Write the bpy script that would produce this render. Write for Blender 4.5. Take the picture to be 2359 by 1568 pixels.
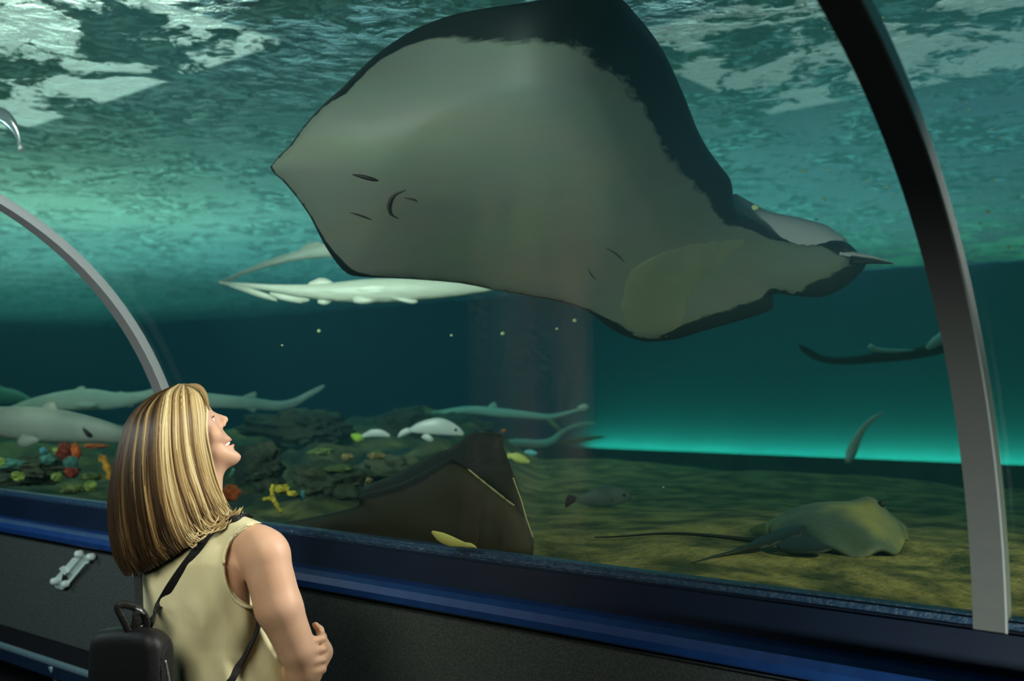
import bpy, bmesh, math, random
import numpy as np
from mathutils import Vector, Matrix, noise, geometry
for _o in list(bpy.data.objects): bpy.data.objects.remove(_o)
SC = bpy.context.scene
COL = SC.collection
# ------------------------------------------------------------------ camera
CAMZ = 1.6
FPX, PITCH, YAW = 2465.4, 0.0482, 0.6987
FW = Vector((-math.sin(YAW)*math.cos(PITCH), math.cos(YAW)*math.cos(PITCH), math.sin(PITCH)))
RT = Vector((math.cos(YAW), math.sin(YAW), 0))
UP = RT.cross(FW)
cam_d = bpy.data.cameras.new('camera'); cam = bpy.data.objects.new('camera', cam_d); COL.objects.link(cam)
cam_d.sensor_width = 36; cam_d.lens = 36*FPX/2359
cam_d.clip_start = 0.02; cam_d.clip_end = 200
M = Matrix((RT, UP, -FW)).transposed().to_4x4(); M.translation = Vector((0, 0, CAMZ)); cam.matrix_world = M
cam_d.dof.use_dof = True; cam_d.dof.focus_distance = 2.75; cam_d.dof.aperture_fstop = 36*FPX/2359/1000/0.014
SC.camera = cam
# ------------------------------------------------------------------ world, lamps, exposure
SC.view_settings.view_transform = 'Standard'; SC.view_settings.look = 'None'
SC.view_settings.gamma = 1; SC.view_settings.use_curve_mapping = False
SC.view_settings.exposure = 0.0
SC.cycles.use_denoising = True; SC.cycles.adaptive_threshold = 0.03
SC.cycles.volume_bounces = 0; SC.cycles.max_bounces = 5; SC.cycles.diffuse_bounces = 2; SC.cycles.glossy_bounces = 3; SC.cycles.transparent_max_bounces = 14
SC.cycles.caustics_reflective = False; SC.cycles.caustics_refractive = False
SC.cycles.sample_clamp_indirect = 4.0
W = bpy.data.worlds.new('world'); SC.world = W; W.use_nodes = True
W.node_tree.nodes['Background'].inputs[0].default_value = (0.10, 0.14, 0.16, 1)
W.node_tree.nodes['Background'].inputs[1].default_value = 0.25
def area_lamp(name, loc, target, sx, sy, power, col, spread=180):
    l = bpy.data.lights.new(name, 'AREA'); l.shape = 'RECTANGLE'; l.size = sx; l.size_y = sy
    l.energy = power; l.color = col; l.spread = math.radians(spread)
    o = bpy.data.objects.new(name, l); COL.objects.link(o); o.location = loc
    o.rotation_euler = (Vector(target)-Vector(loc)).to_track_quat('-Z', 'Y').to_euler()
    return o
def spot_lamp(name, loc, target, power, col, deg=60, blend=.5, rad=.15):
    l = bpy.data.lights.new(name, 'SPOT'); l.energy = power; l.color = col
    l.spot_size = math.radians(deg); l.spot_blend = blend; l.shadow_soft_size = rad
    o = bpy.data.objects.new(name, l); COL.objects.link(o); o.location = loc
    o.rotation_euler = (Vector(target)-Vector(loc)).to_track_quat('-Z', 'Y').to_euler()
    return o
SURF = 3.0          # height of the water surface
BACKY = 12.0        # back wall of the tank
# lamps over the tank (hung above the water), unseen tunnel lamps and spots, added fills, footlight behind the far shelf
area_lamp('tank_lamp', (-7, 7, 4.7), (-7, 7, 0), 9, 5, 205, (0.46, 0.92, 1.0))
area_lamp('tank_lamp', (1.5, 6.5, 4.7), (1, 6, 0), 4, 4, 75, (0.35, 0.80, 1.0))
area_lamp('tank_lamp', (-8, 3.6, 4.5), (-6, 3.4, 1), 3, 1.5, 80, (0.9, 1.0, 0.75))
area_lamp('tank_lamp', (-17, 7.5, 4.7), (-17, 7.5, 0), 8, 6, 170, (0.55, 1.0, 0.88))  # added lamp that brightens the far-left surface and haze
spot_lamp('unseen_tank_spot', (-2.6, 1.2, 2.85), (-3.85, 3.5, 1.85), 240, (1.0, 1.0, 0.86), 32, .5)
spot_lamp('unseen_tank_spot', (-3.4, 0.9, 2.8), (-6.2, 2.9, 1.45), 170, (0.95, 1.0, 0.8), 42, .7)
spot_lamp('unseen_tank_spot', (1.5, 3.5, 2.7), (-0.9, 3.1, 1.0), 290, (1.0, 0.90, 0.55), 52, .9)  # added out of view to brighten the near bed and resting ray
area_lamp('shelf_lamp', (0, 11.86, 0.77), (0, 12.0, 1.05), 17.4, 0.05, 200, (0.20, 1.0, 0.34))
area_lamp('unseen_tunnel_lamp', (-1.55, 0.3, 2.0), (-2.3, 1.5, 1.4), 0.6, 0.45, 5.0, (1.0, 0.95, 0.76), 95)
spot_lamp('unseen_tank_spot', (0.5, 2.9, 2.75), (-2.1, 1.5, 1.5), 750, (1.0, 0.84, 0.78), 24, .6, .25)  # added out of view to light the woman's face
area_lamp('unseen_tunnel_lamp', (-1.6, 0.0, 1.95), (-2.0, 2.3, 2.85), 0.3, 0.2, 4.6, (0.93, 1.0, 0.94), 62)  # added out of view to lift the big ray's belly
area_lamp('unseen_tunnel_lamp', (-2.2, 0.3, 2.05), (-3.3, 1.5, 1.8), 0.25, 0.25, 8, (0.9, 1.0, 1.0), 100)  # unseen lamp added just to whiten the far arch's side
area_lamp('unseen_tunnel_lamp', (-4.6, 0.2, 2.0), (-4.0, 2.0, 1.0), 0.5, 0.4, 12, (0.75, 0.95, 1.0))
area_lamp('added_arch_fill', (-0.3, 0.9, 0.45), (-0.7, 2.2, 1.15), 0.4, 0.3, 1.5, (0.9, 1.0, 0.9), 55)  # no walkway fitting: unseen fill added for the foot of the near arch
# ------------------------------------------------------------------ helpers
def PX(x, y, d):
    x, y, d = float(x), float(y), float(d)
    return Vector((0, 0, CAMZ)) + d*(FW + RT*((x-1179.5)/FPX) - UP*((y-784)/FPX))
def wall_depth(x): return TD/((FW + RT*((x-1179.5)/FPX)).y)
def PZ(x, y, z):      # point on the pixel ray at height z
    v = FW + RT*((x-1179.5)/FPX) - UP*((y-784)/FPX); return Vector((0, 0, CAMZ)) + v*((z-CAMZ)/v.z)
TD, TR, TZC, SILL = 2.12, 1.13, 1.142, 1.181   # tunnel wall plane, arch radius, arch centre height, sill height
def tag(o, label=None, cat=None, group=None, kind=None):
    if label: o['label'] = label
    if cat: o['category'] = cat
    if group: o['group'] = group
    if kind: o['kind'] = kind
    return o
def empty(name, loc=(0, 0, 0), label=None, cat=None, group=None):
    o = bpy.data.objects.new(name, None); COL.objects.link(o); o.location = loc; o.empty_display_size = .1
    return tag(o, label, cat, group)
def mesh_obj(name, vs, fs, m, parent=None, smooth=True, attrs=None, sub=0):
    me = bpy.data.meshes.new(name); me.from_pydata([tuple(v) for v in vs], [], [tuple(f) for f in fs]); me.update()
    bm = bmesh.new(); bm.from_mesh(me); bmesh.ops.recalc_face_normals(bm, faces=bm.faces); bm.to_mesh(me); bm.free()
    if smooth: me.polygons.foreach_set('use_smooth', [True]*len(me.polygons))
    if attrs:
        for k, a in attrs.items():
            at = me.attributes.new(k, 'FLOAT', 'POINT'); at.data.foreach_set('value', np.asarray(a, dtype=np.float32))
    o = bpy.data.objects.new(name, me); COL.objects.link(o)
    if m: me.materials.append(m)
    if parent:
        me.transform(Matrix.Translation(-parent.location)) if parent.type == 'EMPTY' and parent.parent is None else me.transform(Matrix.Translation(-world_loc(parent)))
        o.parent = parent
    if sub:
        s = o.modifiers.new('s', 'SUBSURF'); s.levels = sub; s.render_levels = sub
    return o
def world_loc(o):
    v = o.location.copy()
    while o.parent: o = o.parent; v += o.location
    return v
def box(name, a, b, m, parent=None, bevel=0.0):
    x0, y0, z0 = a; x1, y1, z1 = b
    bm = bmesh.new(); vs = [bm.verts.new((x, y, z)) for x in (x0, x1) for y in (y0, y1) for z in (z0, z1)]
    for f in ((0, 1, 3, 2), (4, 6, 7, 5), (0, 4, 5, 1), (2, 3, 7, 6), (0, 2, 6, 4), (1, 5, 7, 3)): bm.faces.new([vs[i] for i in f])
    if bevel: bmesh.ops.bevel(bm, geom=bm.edges[:], offset=bevel, segments=3, affect='EDGES')
    V = [v.co.copy() for v in bm.verts]; bm.verts.index_update(); F = [[v.index for v in f.verts] for f in bm.faces]; bm.free()
    return mesh_obj(name, V, F, m, parent, smooth=False)
def extrude_x(name, prof, x0, x1, m, parent=None, closed=True, smooth=False, nx=1):
    n = len(prof); vs = []; fs = []
    for k in range(nx+1):
        x = x0+(x1-x0)*k/nx
        vs += [(x, p[0], p[1]) for p in prof]
    for k in range(nx):
        for i in range(n if closed else n-1):
            j = (i+1) % n; fs.append((k*n+i, k*n+j, (k+1)*n+j, (k+1)*n+i))
    if closed: fs += [tuple(range(n)), tuple(nx*n+i for i in reversed(range(n)))]
    return mesh_obj(name, vs, fs, m, parent, smooth)
def spline(pts, n):
    """Catmull-Rom through points of any dimension"""
    P = np.array([tuple(p) for p in pts], float); P = np.vstack([2*P[0]-P[1], P, 2*P[-1]-P[-2]])
    out = []; m = len(pts)-1
    for q in np.linspace(0, m-1e-9, n):
        i = int(q); t = q-i; a, b, c, d = P[i:i+4]
        out.append(.5*((2*b)+(-a+c)*t+(2*a-5*b+4*c-d)*t*t+(-a+3*b-3*c+d)*t**3))
    return np.array(out)
def loft(spine, rw, rh, up=Vector((0, 0, 1)), n=16, square=1.0):
    """closed tube of elliptical rings along spine; rw across, rh along up"""
    S = [Vector(p) for p in spine]; vs = []; fs = []; N = len(S)
    for i, p in enumerate(S):
        t = (S[min(i+1, N-1)]-S[max(i-1, 0)]).normalized(); s = t.cross(up).normalized(); u = s.cross(t)
        for k in range(n):
            a = 2*math.pi*k/n; c, d = math.cos(a), math.sin(a)
            c = math.copysign(abs(c)**square, c); d = math.copysign(abs(d)**square, d)
            vs.append(p + s*(rw[i]*c) + u*(rh[i]*d))
    for i in range(N-1):
        for k in range(n):
            l = (k+1) % n; fs.append((i*n+k, i*n+l, (i+1)*n+l, (i+1)*n+k))
    fs += [tuple(range(n)), tuple((N-1)*n+k for k in reversed(range(n)))]
    return vs, fs
def tube(name, pts, r, m, parent=None, n=10, up=Vector((0, 0, 1))):
    r = r if hasattr(r, '__len__') else [r]*len(pts)
    vs, fs = loft(pts, r, r, up, n); return mesh_obj(name, vs, fs, m, parent)
def poly_sheet(name, outline, depth, thick, m, parent=None, step=14, rim=30, flat=.12, extra=None, sgn=1, power=.5, dirv=None):
    """solid body of real thickness whose rim follows an outline (x, y reference coords); depth(x,y) curves it in space"""
    O = [tuple(p) for p in outline]; n = len(O)
    A = np.array(O)
    def inside(x, y):
        c = False; j = n-1
        for i in range(n):
            if (A[i, 1] > y) != (A[j, 1] > y) and x < (A[j, 0]-A[i, 0])*(y-A[i, 1])/(A[j, 1]-A[i, 1])+A[i, 0]: c = not c
            j = i
        return c
    B = np.roll(A, -1, 0)
    def dist(x, y):
        q = np.array([x, y]); t = np.clip(((q-A)*(B-A)).sum(1)/(((B-A)**2).sum(1)+1e-9), 0, 1)
        return np.sqrt((((A+(B-A)*t[:, None])-q)**2).sum(1)).min()
    pts = [Vector(p) for p in O]; ds = [0.0]*n
    x = A[:, 0].min()+step*.5; r = 0
    rings = []
    while x < A[:, 0].max():
        y = A[:, 1].min()+step*(.5 if r % 2 else 1)
        while y < A[:, 1].max():
            if inside(x, y):
                d = dist(x, y)
                if d > step*.45: pts.append(Vector((x, y))); ds.append(d)
            y += step
        x += step*.87; r += 1
    res = geometry.delaunay_2d_cdt(pts, [(i, (i+1) % n) for i in range(n)], [], 1, 1e-6)
    V2, F = res[0], [f for f in res[2]]; orig = res[3]
    dd = [ds[o[0]] if o else 0 for o in orig]
    N = len(V2); front = []; back = []
    for v, d in zip(V2, dd):
        z = depth(v.x, v.y); T = thick*(flat+(1-flat)*min(1, d/rim)**power) if d > 0 else thick*flat*.5
        off = 0
        ff = T*.5; fb = T*.5
        if dirv is None:
            front.append(PX(v.x, v.y, z-ff*sgn)); back.append(PX(v.x, v.y, z+fb*sgn))
        else:
            p = PX(v.x, v.y, z); front.append(p-dirv*ff); back.append(p+dirv*fb)
    vs = front+back; fs = [tuple(f) for f in F]+[tuple(N+i for i in reversed(f)) for f in F]
    # rim edges: those used once
    cnt = {}
    for f in F:
        for i in range(len(f)):
            e = (f[i], f[(i+1) % len(f)]); k = tuple(sorted(e)); cnt.setdefault(k, []).append(e)
    for k, l in cnt.items():
        if len(l) == 1: a, b = l[0]; fs.append((b, a, N+a, N+b))
    attrs = {'edge': dd+dd, 'side': [0.0]*N+[1.0]*N}
    if extra: e = [extra(v.x, v.y) for v in V2]; attrs['pat'] = e+e
    return mesh_obj(name, vs, fs, m, parent, True, attrs)
def rbf(ctrl, eps=500.0):
    P = np.array([c[:2] for c in ctrl], float); Z = np.array([c[2] for c in ctrl], float); mu = Z.mean()
    K = np.exp(-((P[:, None]-P[None])**2).sum(2)/(2*eps*eps))+np.eye(len(P))*1e-4
    w = np.linalg.solve(K, Z-mu)
    return lambda x, y: float(mu+np.exp(-((P-[x, y])**2).sum(1)/(2*eps*eps))@w)
# ------------------------------------------------------------------ materials
def mat(name, col, rough=.6, metal=0.0, spec=.4, noise_amt=0.0, col2=None, scale=8.0, bump=0.0, bscale=40.0, stretch=(1, 1, 1), detail=4, ramp=(.4, .6), sss=0.0, coat=0.0):
    m = bpy.data.materials.new(name); m.use_nodes = True; nt = m.node_tree; b = nt.nodes['Principled BSDF']
    b.inputs['Base Color'].default_value = (*col, 1); b.inputs['Roughness'].default_value = rough
    b.inputs['Metallic'].default_value = metal; b.inputs['Specular IOR Level'].default_value = spec
    if coat: b.inputs['Coat Weight'].default_value = coat
    if sss:
        b.inputs['Subsurface Weight'].default_value = sss; b.inputs['Subsurface Radius'].default_value = (.02, .01, .005); b.inputs['Subsurface Scale'].default_value = 1
    tc = nt.nodes.new('ShaderNodeNewGeometry'); mp = nt.nodes.new('ShaderNodeMapping'); mp.inputs['Scale'].default_value = stretch
    nt.links.new(tc.outputs['Position'], mp.inputs['Vector'])
    if col2:
        nz = nt.nodes.new('ShaderNodeTexNoise'); nz.inputs['Scale'].default_value = scale; nz.inputs['Detail'].default_value = detail
        nt.links.new(mp.outputs[0], nz.inputs['Vector'])
        r = nt.nodes.new('ShaderNodeValToRGB'); r.color_ramp.elements[0].position = ramp[0]; r.color_ramp.elements[1].position = ramp[1]
        r.color_ramp.elements[0].color = (*col, 1); r.color_ramp.elements[1].color = (*col2, 1)
        nt.links.new(nz.outputs['Fac'], r.inputs[0]); nt.links.new(r.outputs[0], b.inputs['Base Color'])
    if bump:
        nz = nt.nodes.new('ShaderNodeTexNoise'); nz.inputs['Scale'].default_value = bscale; nz.inputs['Detail'].default_value = 5
        nt.links.new(mp.outputs[0], nz.inputs['Vector'])
        bp = nt.nodes.new('ShaderNodeBump'); bp.inputs['Strength'].default_value = bump; bp.inputs['Distance'].default_value = .02
        nt.links.new(nz.outputs['Fac'], bp.inputs['Height']); nt.links.new(bp.outputs[0], b.inputs['Normal'])
    return m
# ================================================================== TANK
def struct(o, label=None): o['kind'] = 'structure'; return tag(o, label)
# water body: one closed prism round the tunnel, scattering and absorbing
m_water = bpy.data.materials.new('water'); m_water.use_nodes = True; nt = m_water.node_tree; nt.nodes.clear()
out = nt.nodes.new('ShaderNodeOutputMaterial'); add = nt.nodes.new('ShaderNodeAddShader')
sca = nt.nodes.new('ShaderNodeVolumeScatter'); sca.inputs['Color'].default_value = (0.22, 0.80, 1.0, 1); sca.inputs['Density'].default_value = 0.060; sca.inputs['Anisotropy'].default_value = 0.3
ab = nt.nodes.new('ShaderNodeVolumeAbsorption'); ab.inputs['Color'].default_value = (0.1, 0.78, 0.90, 1); ab.inputs['Density'].default_value = 0.12
nt.links.new(sca.outputs[0], add.inputs[0]); nt.links.new(ab.outputs[0], add.inputs[1]); nt.links.new(add.outputs[0], out.inputs['Volume'])
X0, X1 = -26.0, 9.0
arc = [(TD-TR+(TR+.045)*math.cos(a), TZC+(TR+.045)*math.sin(a)) for a in np.linspace(0, math.pi, 33)]
prof = [(TD+.045, 0.0)] + arc + [(TD-2*TR-.045, 0.0), (-3.5, 0.0), (-3.5, SURF-.06), (BACKY-.02, SURF-.06), (BACKY-.02, 0.0)]
w = extrude_x('water', prof, X0+.05, X1-.05, m_water); tag(w, 'blue green water filling the tank around the tunnel', 'water', kind='stuff')

m_wall = mat('tank_wall', (0.012, 0.095, 0.23), .9, col2=(0.016, 0.11, 0.25), scale=.8)
struct(box('wall_back', (X0, BACKY, -.3), (X1, BACKY+.3, 3.6), m_wall))
struct(box('wall_left', (X0-.3, -4, -.3), (X0, BACKY+.3, 3.6), m_wall))
struct(box('wall_right', (X1, -4, -.3), (X1+.3, BACKY+.3, 3.6), m_wall))
struct(box('wall_rear', (X0, -4, -.3), (X1, -3.7, 3.6), m_wall))
m_rockd = mat('dark_rock', (0.03, 0.045, 0.03), .9, col2=(0.09, 0.10, 0.05), scale=3, bump=.6, bscale=9)
m_sand = mat('algae_sand', (0.34, 0.28, 0.09), .95, col2=(0.05, 0.06, 0.018), scale=5.5, detail=12, ramp=(.40, .62), bump=1.0, bscale=22)

nt = m_sand.node_tree; b = nt.nodes['Principled BSDF']; src = b.inputs['Base Color'].links[0].from_socket
at = nt.nodes.new('ShaderNodeAttribute'); at.attribute_name = 'reef'; mx = nt.nodes.new('ShaderNodeMix'); mx.data_type = 'RGBA'
nz = nt.nodes.new('ShaderNodeTexNoise'); nz.inputs['Scale'].default_value = 7; nz.inputs['Detail'].default_value = 8
g_ = nt.nodes.new('ShaderNodeNewGeometry'); nt.links.new(g_.outputs['Position'], nz.inputs['Vector'])
rr_ = nt.nodes.new('ShaderNodeValToRGB'); rr_.color_ramp.elements[0].color = (.012, .03, .022, 1); rr_.color_ramp.elements[0].position = .42; rr_.color_ramp.elements[1].color = (.15, .16, .06, 1); rr_.color_ramp.elements[1].position = .66
x_ = rr_.color_ramp.elements.new(.55); x_.color = (.05, .075, .035, 1)
nt.links.new(nz.outputs[0], rr_.inputs[0]); nt.links.new(at.outputs['Fac'], mx.inputs[0]); nt.links.new(src, mx.inputs[6]); nt.links.new(rr_.outputs[0], mx.inputs[7]); nt.links.new(mx.outputs[2], b.inputs['Base Color'])
# ---- sea bed: algae-covered near bed, reef rise on the left, drop-off towards the back wall
def smst(a, b, x): t = min(1, max(0, (x-a)/(b-a))); return t*t*(3-2*t)
FH = Vector((-math.sin(YAW), math.cos(YAW), 0))
def polar(x, y):
    d = x*FH.x+y*FH.y; s = x*RT.x+y*RT.y
    if d < .5: return (3200 if s > 0 else -3200), max(.5, math.hypot(x, y))
    return 1179.5+FPX*s/d, d
def bed_z(x, y):
    p, d = polar(x, y); p = max(-600, min(3000, p))
    dc = float(np.interp(p, [-600, 700, 1150, 1700, 2359, 3000], [9.5, 8.7, 8.2, 7.0, 5.7, 4.6]))
    reef = 1-smst(1080, 1250, p)
    h = 1.10+.33*reef*smst(0.2, 5.0, y-TD)
    h += .05*noise.noise(Vector((x*.8, y*.8, 1)))+.02*noise.noise(Vector((x*3, y*3, 2)))*(1+2*reef)+.14*reef*noise.fractal(Vector((x*1.6, y*1.6, 5)), .8, 2.1, 5)*smst(.3, 1.5, y-TD)
    h = min(h, SILL-.03+smst(0, 1, y-TD)*.5)
    drop = smst(0, 1.6, d-dc)
    return h*(1-drop)+.15*drop
xs = np.concatenate([np.linspace(-25.9, -10, 40)[:-1], np.linspace(-10, 3, 240), np.linspace(3, 8.9, 15)[1:]])
ys = np.concatenate([TD+.05+np.linspace(0, 1, 130)**1.6*8.0, np.linspace(TD+8.2, BACKY-.02, 8)])
vs = [(x, y, bed_z(x, y)) for y in ys for x in xs]; nx = len(xs)
fs = [(j*nx+i, j*nx+i+1, (j+1)*nx+i+1, (j+1)*nx+i) for j in range(len(ys)-1) for i in range(nx-1)]
bed = mesh_obj('sea_floor', vs, fs, m_sand, attrs={'reef': [(1-smst(1120, 1250, polar(v[0], v[1])[0]+60*noise.noise(Vector((v[0]*2, v[1]*2, 7)))))*min(1, max(.25, .75+noise.noise(Vector((v[0]*2.2, v[1]*2.2, 4)))*1.2)) for v in vs]}); struct(bed, 'sandy algae covered bed of the tank')
struct(box('trim_4', (-9, BACKY-.75, .05), (X1, BACKY-.62, .88), m_rockd), 'low dark rock shelf along the back wall')
# ---- water surface seen from below
m_surf = bpy.data.materials.new('water_surface'); m_surf.use_nodes = True; nt = m_surf.node_tree; nt.nodes.clear(); L = nt.links
out = nt.nodes.new('ShaderNodeOutputMaterial'); geo = nt.nodes.new('ShaderNodeNewGeometry')
def nnode(t, **k):
    n_ = nt.nodes.new(t)
    for a, b in k.items(): n_.inputs[a].default_value = b
    return n_
mp = nnode('ShaderNodeMapping', Scale=(1.0, 1.0, 1.0)); L.new(geo.outputs['Position'], mp.inputs[0])
n1 = nnode('ShaderNodeTexNoise', Scale=2.2, Detail=7.0, Roughness=.55, Distortion=.8); L.new(mp.outputs[0], n1.inputs['Vector'])
n2 = nnode('ShaderNodeTexNoise', Scale=10.0, Detail=6.0, Roughness=.6, Distortion=1.2); L.new(mp.outputs[0], n2.inputs['Vector'])
mm = nt.nodes.new('ShaderNodeMath'); mm.operation = 'MULTIPLY_ADD'; mm.inputs[1].default_value = .35; L.new(n2.outputs[0], mm.inputs[0]); L.new(n1.outputs[0], mm.inputs[2])
bp = nnode('ShaderNodeBump', Strength=.9, Distance=.12); L.new(mm.outputs[0], bp.inputs['Height'])
gl = nnode('ShaderNodeBsdfGlossy', Color=(.75, .95, .9, 1), Roughness=.28); L.new(bp.outputs[0], gl.inputs['Normal'])
tr0 = nnode('ShaderNodeBsdfTransparent', Color=(.85, 1, .95, 1)); rf = nnode('ShaderNodeBsdfRefraction', Color=(.9, 1, .95, 1), Roughness=.25, IOR=1.15); L.new(bp.outputs[0], rf.inputs['Normal']); tr = nnode('ShaderNodeMixShader', Fac=.75); L.new(tr0.outputs[0], tr.inputs[1]); L.new(rf.outputs[0], tr.inputs[2]); tl = nnode('ShaderNodeBsdfTranslucent', Color=(.45, .90, .78, 1)); L.new(bp.outputs[0], tl.inputs['Normal'])
ramp = nt.nodes.new('ShaderNodeValToRGB'); ramp.color_ramp.elements[0].position = .645; ramp.color_ramp.elements[1].position = .70; L.new(mm.outputs[0], ramp.inputs[0])
r2 = nt.nodes.new('ShaderNodeValToRGB'); r2.color_ramp.elements[0].position = .47; r2.color_ramp.elements[1].position = .62; r2.color_ramp.elements[0].color = (.14, .14, .14, 1); r2.color_ramp.elements[1].color = (.5, .5, .5, 1); L.new(n2.outputs[0], r2.inputs[0])
mx1 = nnode('ShaderNodeMixShader'); L.new(r2.outputs[0], mx1.inputs[0]); L.new(gl.outputs[0], mx1.inputs[1]); L.new(tl.outputs[0], mx1.inputs[2])
mx = nnode('ShaderNodeMixShader'); L.new(ramp.outputs[0], mx.inputs[0]); tm = nnode('ShaderNodeMixShader', Fac=.3); L.new(tr.outputs[0], tm.inputs[1]); L.new(tl.outputs[0], tm.inputs[2]); L.new(mx1.outputs[0], mx.inputs[1]); L.new(tm.outputs[0], mx.inputs[2])
L.new(mx.outputs[0], out.inputs[0])
def surf_z(x, y): return SURF+.03*noise.noise(Vector((x*1.3, y*1.3, 9)))+.015*noise.noise(Vector((x*4, y*4, 3)))
xs = np.linspace(X0+.02, X1-.02, 350); ys = np.linspace(-3.6, BACKY-.02, 160)
vs = [(x, y, surf_z(x, y)) for y in ys for x in xs]; nx = len(xs)
fs = [(j*nx+i, j*nx+i+1, (j+1)*nx+i+1, (j+1)*nx+i) for j in range(len(ys)-1) for i in range(nx-1)]
ws = mesh_obj('water_surface', vs, fs, m_surf); tag(ws, 'rippled water surface seen from below with bright skylight patches', 'water surface', kind='stuff')
# ---- roof of the hall with lit skylights over the tank
m_sky = bpy.data.materials.new('skylight'); m_sky.use_nodes = True; b = m_sky.node_tree.nodes['Principled BSDF']
b.inputs['Base Color'].default_value = (.8, .8, .8, 1); b.inputs['Emission Color'].default_value = (.85, 1, .9, 1); b.inputs['Emission Strength'].default_value = 3.0
m_sky2 = m_sky.copy(); m_sky2.name = 'dim_skylight'; m_sky2.node_tree.nodes['Principled BSDF'].inputs['Emission Strength'].default_value = .9
m_roof = mat('hall_roof', (.05, .08, .08), .9)
struct(box('ceiling', (X0, -4, 5.0), (X1, BACKY+.3, 5.2), m_roof))
struct(box('window_4', (-14, 3.0, 4.93), (-8.2, 6.3, 4.97), m_sky), 'lit skylight over the left of the tank')
struct(box('window_5', (-5.8, 8.3, 4.93), (-1.8, 11.7, 4.97), m_sky2), 'lit skylight over the right of the tank')
# ================================================================== TUNNEL
m_navy = mat('navy_paint', (0.004, 0.012, 0.034), .5, spec=.3, col2=(0.005, 0.015, 0.04), scale=4)
m_strip = mat('sealed_edge', (0.022, 0.065, 0.13), .45, col2=(0.10, 0.16, 0.2), scale=55, ramp=(.62, .74), bump=.5, bscale=60)
m_blue = mat('blue_rail', (0.008, 0.045, 0.19), .45, spec=.3, col2=(0.01, 0.055, 0.22), scale=20)
m_carpet = mat('grey_carpet', (0.045, 0.062, 0.062), .95, col2=(0.075, 0.092, 0.088), scale=160, detail=2, bump=.5, bscale=300)
m_black = mat('black_recess', (0.004, 0.006, 0.010), .7)
m_rib = mat('grey_metal', (0.16, 0.165, 0.16), .5, bump=.03, bscale=60)
m_bright = mat('lit_side_metal', (0.55, 0.58, 0.58), .45, metal=.1)  # pale tone stands for light falling on the arch sides
m_acr = bpy.data.materials.new('acrylic'); m_acr.use_nodes = True; nt = m_acr.node_tree; nt.nodes.clear(); L = nt.links
out = nt.nodes.new('ShaderNodeOutputMaterial'); tr = nt.nodes.new('ShaderNodeBsdfTransparent'); tr.inputs[0].default_value = (.97, 1, .99, 1)
gl = nt.nodes.new('ShaderNodeBsdfGlossy'); gl.inputs['Roughness'].default_value = .03
lw = nt.nodes.new('ShaderNodeLayerWeight'); lw.inputs[0].default_value = .5
pw = nt.nodes.new('ShaderNodeMath'); pw.operation = 'POWER'; pw.inputs[1].default_value = 5; L.new(lw.outputs['Facing'], pw.inputs[0])
fr = nt.nodes.new('ShaderNodeMath'); fr.operation = 'MULTIPLY_ADD'; fr.inputs[1].default_value = .35; fr.inputs[2].default_value = .015; L.new(pw.outputs[0], fr.inputs[0])
mx = nt.nodes.new('ShaderNodeMixShader'); L.new(fr.outputs[0], mx.inputs[0]); L.new(tr.outputs[0], mx.inputs[1]); L.new(gl.outputs[0], mx.inputs[2]); L.new(mx.outputs[0], out.inputs[0])
TX0, TX1 = -14.0, 4.0
def arc_prof(r0, r1, n=48, a0=0, a1=math.pi):
    A = np.linspace(a0, a1, n); c = (TD-TR, TZC)
    return [(c[0]+r0*math.cos(a), c[1]+r0*math.sin(a)) for a in A]+[(c[0]+r1*math.cos(a), c[1]+r1*math.sin(a)) for a in A[::-1]]
RIBS = [(-3.305, -3.247), (-.647, -.589)]
for k, (a, b) in enumerate([(TX0, RIBS[0][0]), (RIBS[0][1], RIBS[1][0]), (RIBS[1][1], TX1)]):
    o = extrude_x('window_%d' % (k+1), arc_prof(TR+.018, TR+.040, 120), a, b, m_acr); struct(o, 'curved clear acrylic tunnel pane')
for (a, b), lab, mm_ in zip(RIBS, ('far curved grey metal tunnel arch rising behind the woman\'s head, its edge brightly lit', 'near wide grey metal tunnel arch at the right of the glass'), (0, 1)):
    r = empty('tunnel_arch', ((a+b)/2, TD, SILL), lab, 'arch')
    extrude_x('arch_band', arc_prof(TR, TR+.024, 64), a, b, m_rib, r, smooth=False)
    extrude_x('arch_lit_side', arc_prof(TR-.001, TR+.026, 64), b, b+.004, m_bright, r, smooth=False)  # side face in paler metal, the light on it put into the colour
def wallstrip(name, y0, y1, z0, z1, m, bev=.006, lab=None): return struct(box(name, (TX0, y0, z0), (TX1, y1, z1), m, bevel=bev), lab)
wallstrip('trim_1', TD, TD+.05, SILL-.022, SILL, m_strip, lab='blue sealed top edge of the sill')
wallstrip('trim_2', TD-.004, TD+.05, 1.0, SILL-.022, m_navy, lab='dark navy band under the glass')
prof = [(TD, 1.076), (TD-.045, 1.074), (TD-.068, 1.064), (TD-.075, 1.045), (TD-.068, 1.026), (TD-.045, 1.016), (TD, 1.014)]
struct(extrude_x('trim_3', prof, TX0, TX1, m_blue, smooth=False), 'blue rounded ledge rail')
wallstrip('wall_front', TD-.015, TD+.05, .62, 1.001, m_carpet, lab='dark grey carpeted panel under the ledge')
wallstrip('baseboard_front', TD+.0, TD+.05, 0, .62, m_black, lab='black lower wall')
struct(box('floor', (TX0, TD-2*TR-.05, -.06), (TX1, TD+.05, 0), mat('floor_carpet', (.02, .03, .04), .95)))
wallstrip('wall_opposite', TD-2*TR-.06, TD-2*TR, 0, 1.18, m_carpet)
struct(box('wall_tunnel_end', (TX0-.1, TD-2*TR-.1, 0), (TX0, TD+.1, 2.3), m_black))
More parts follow.
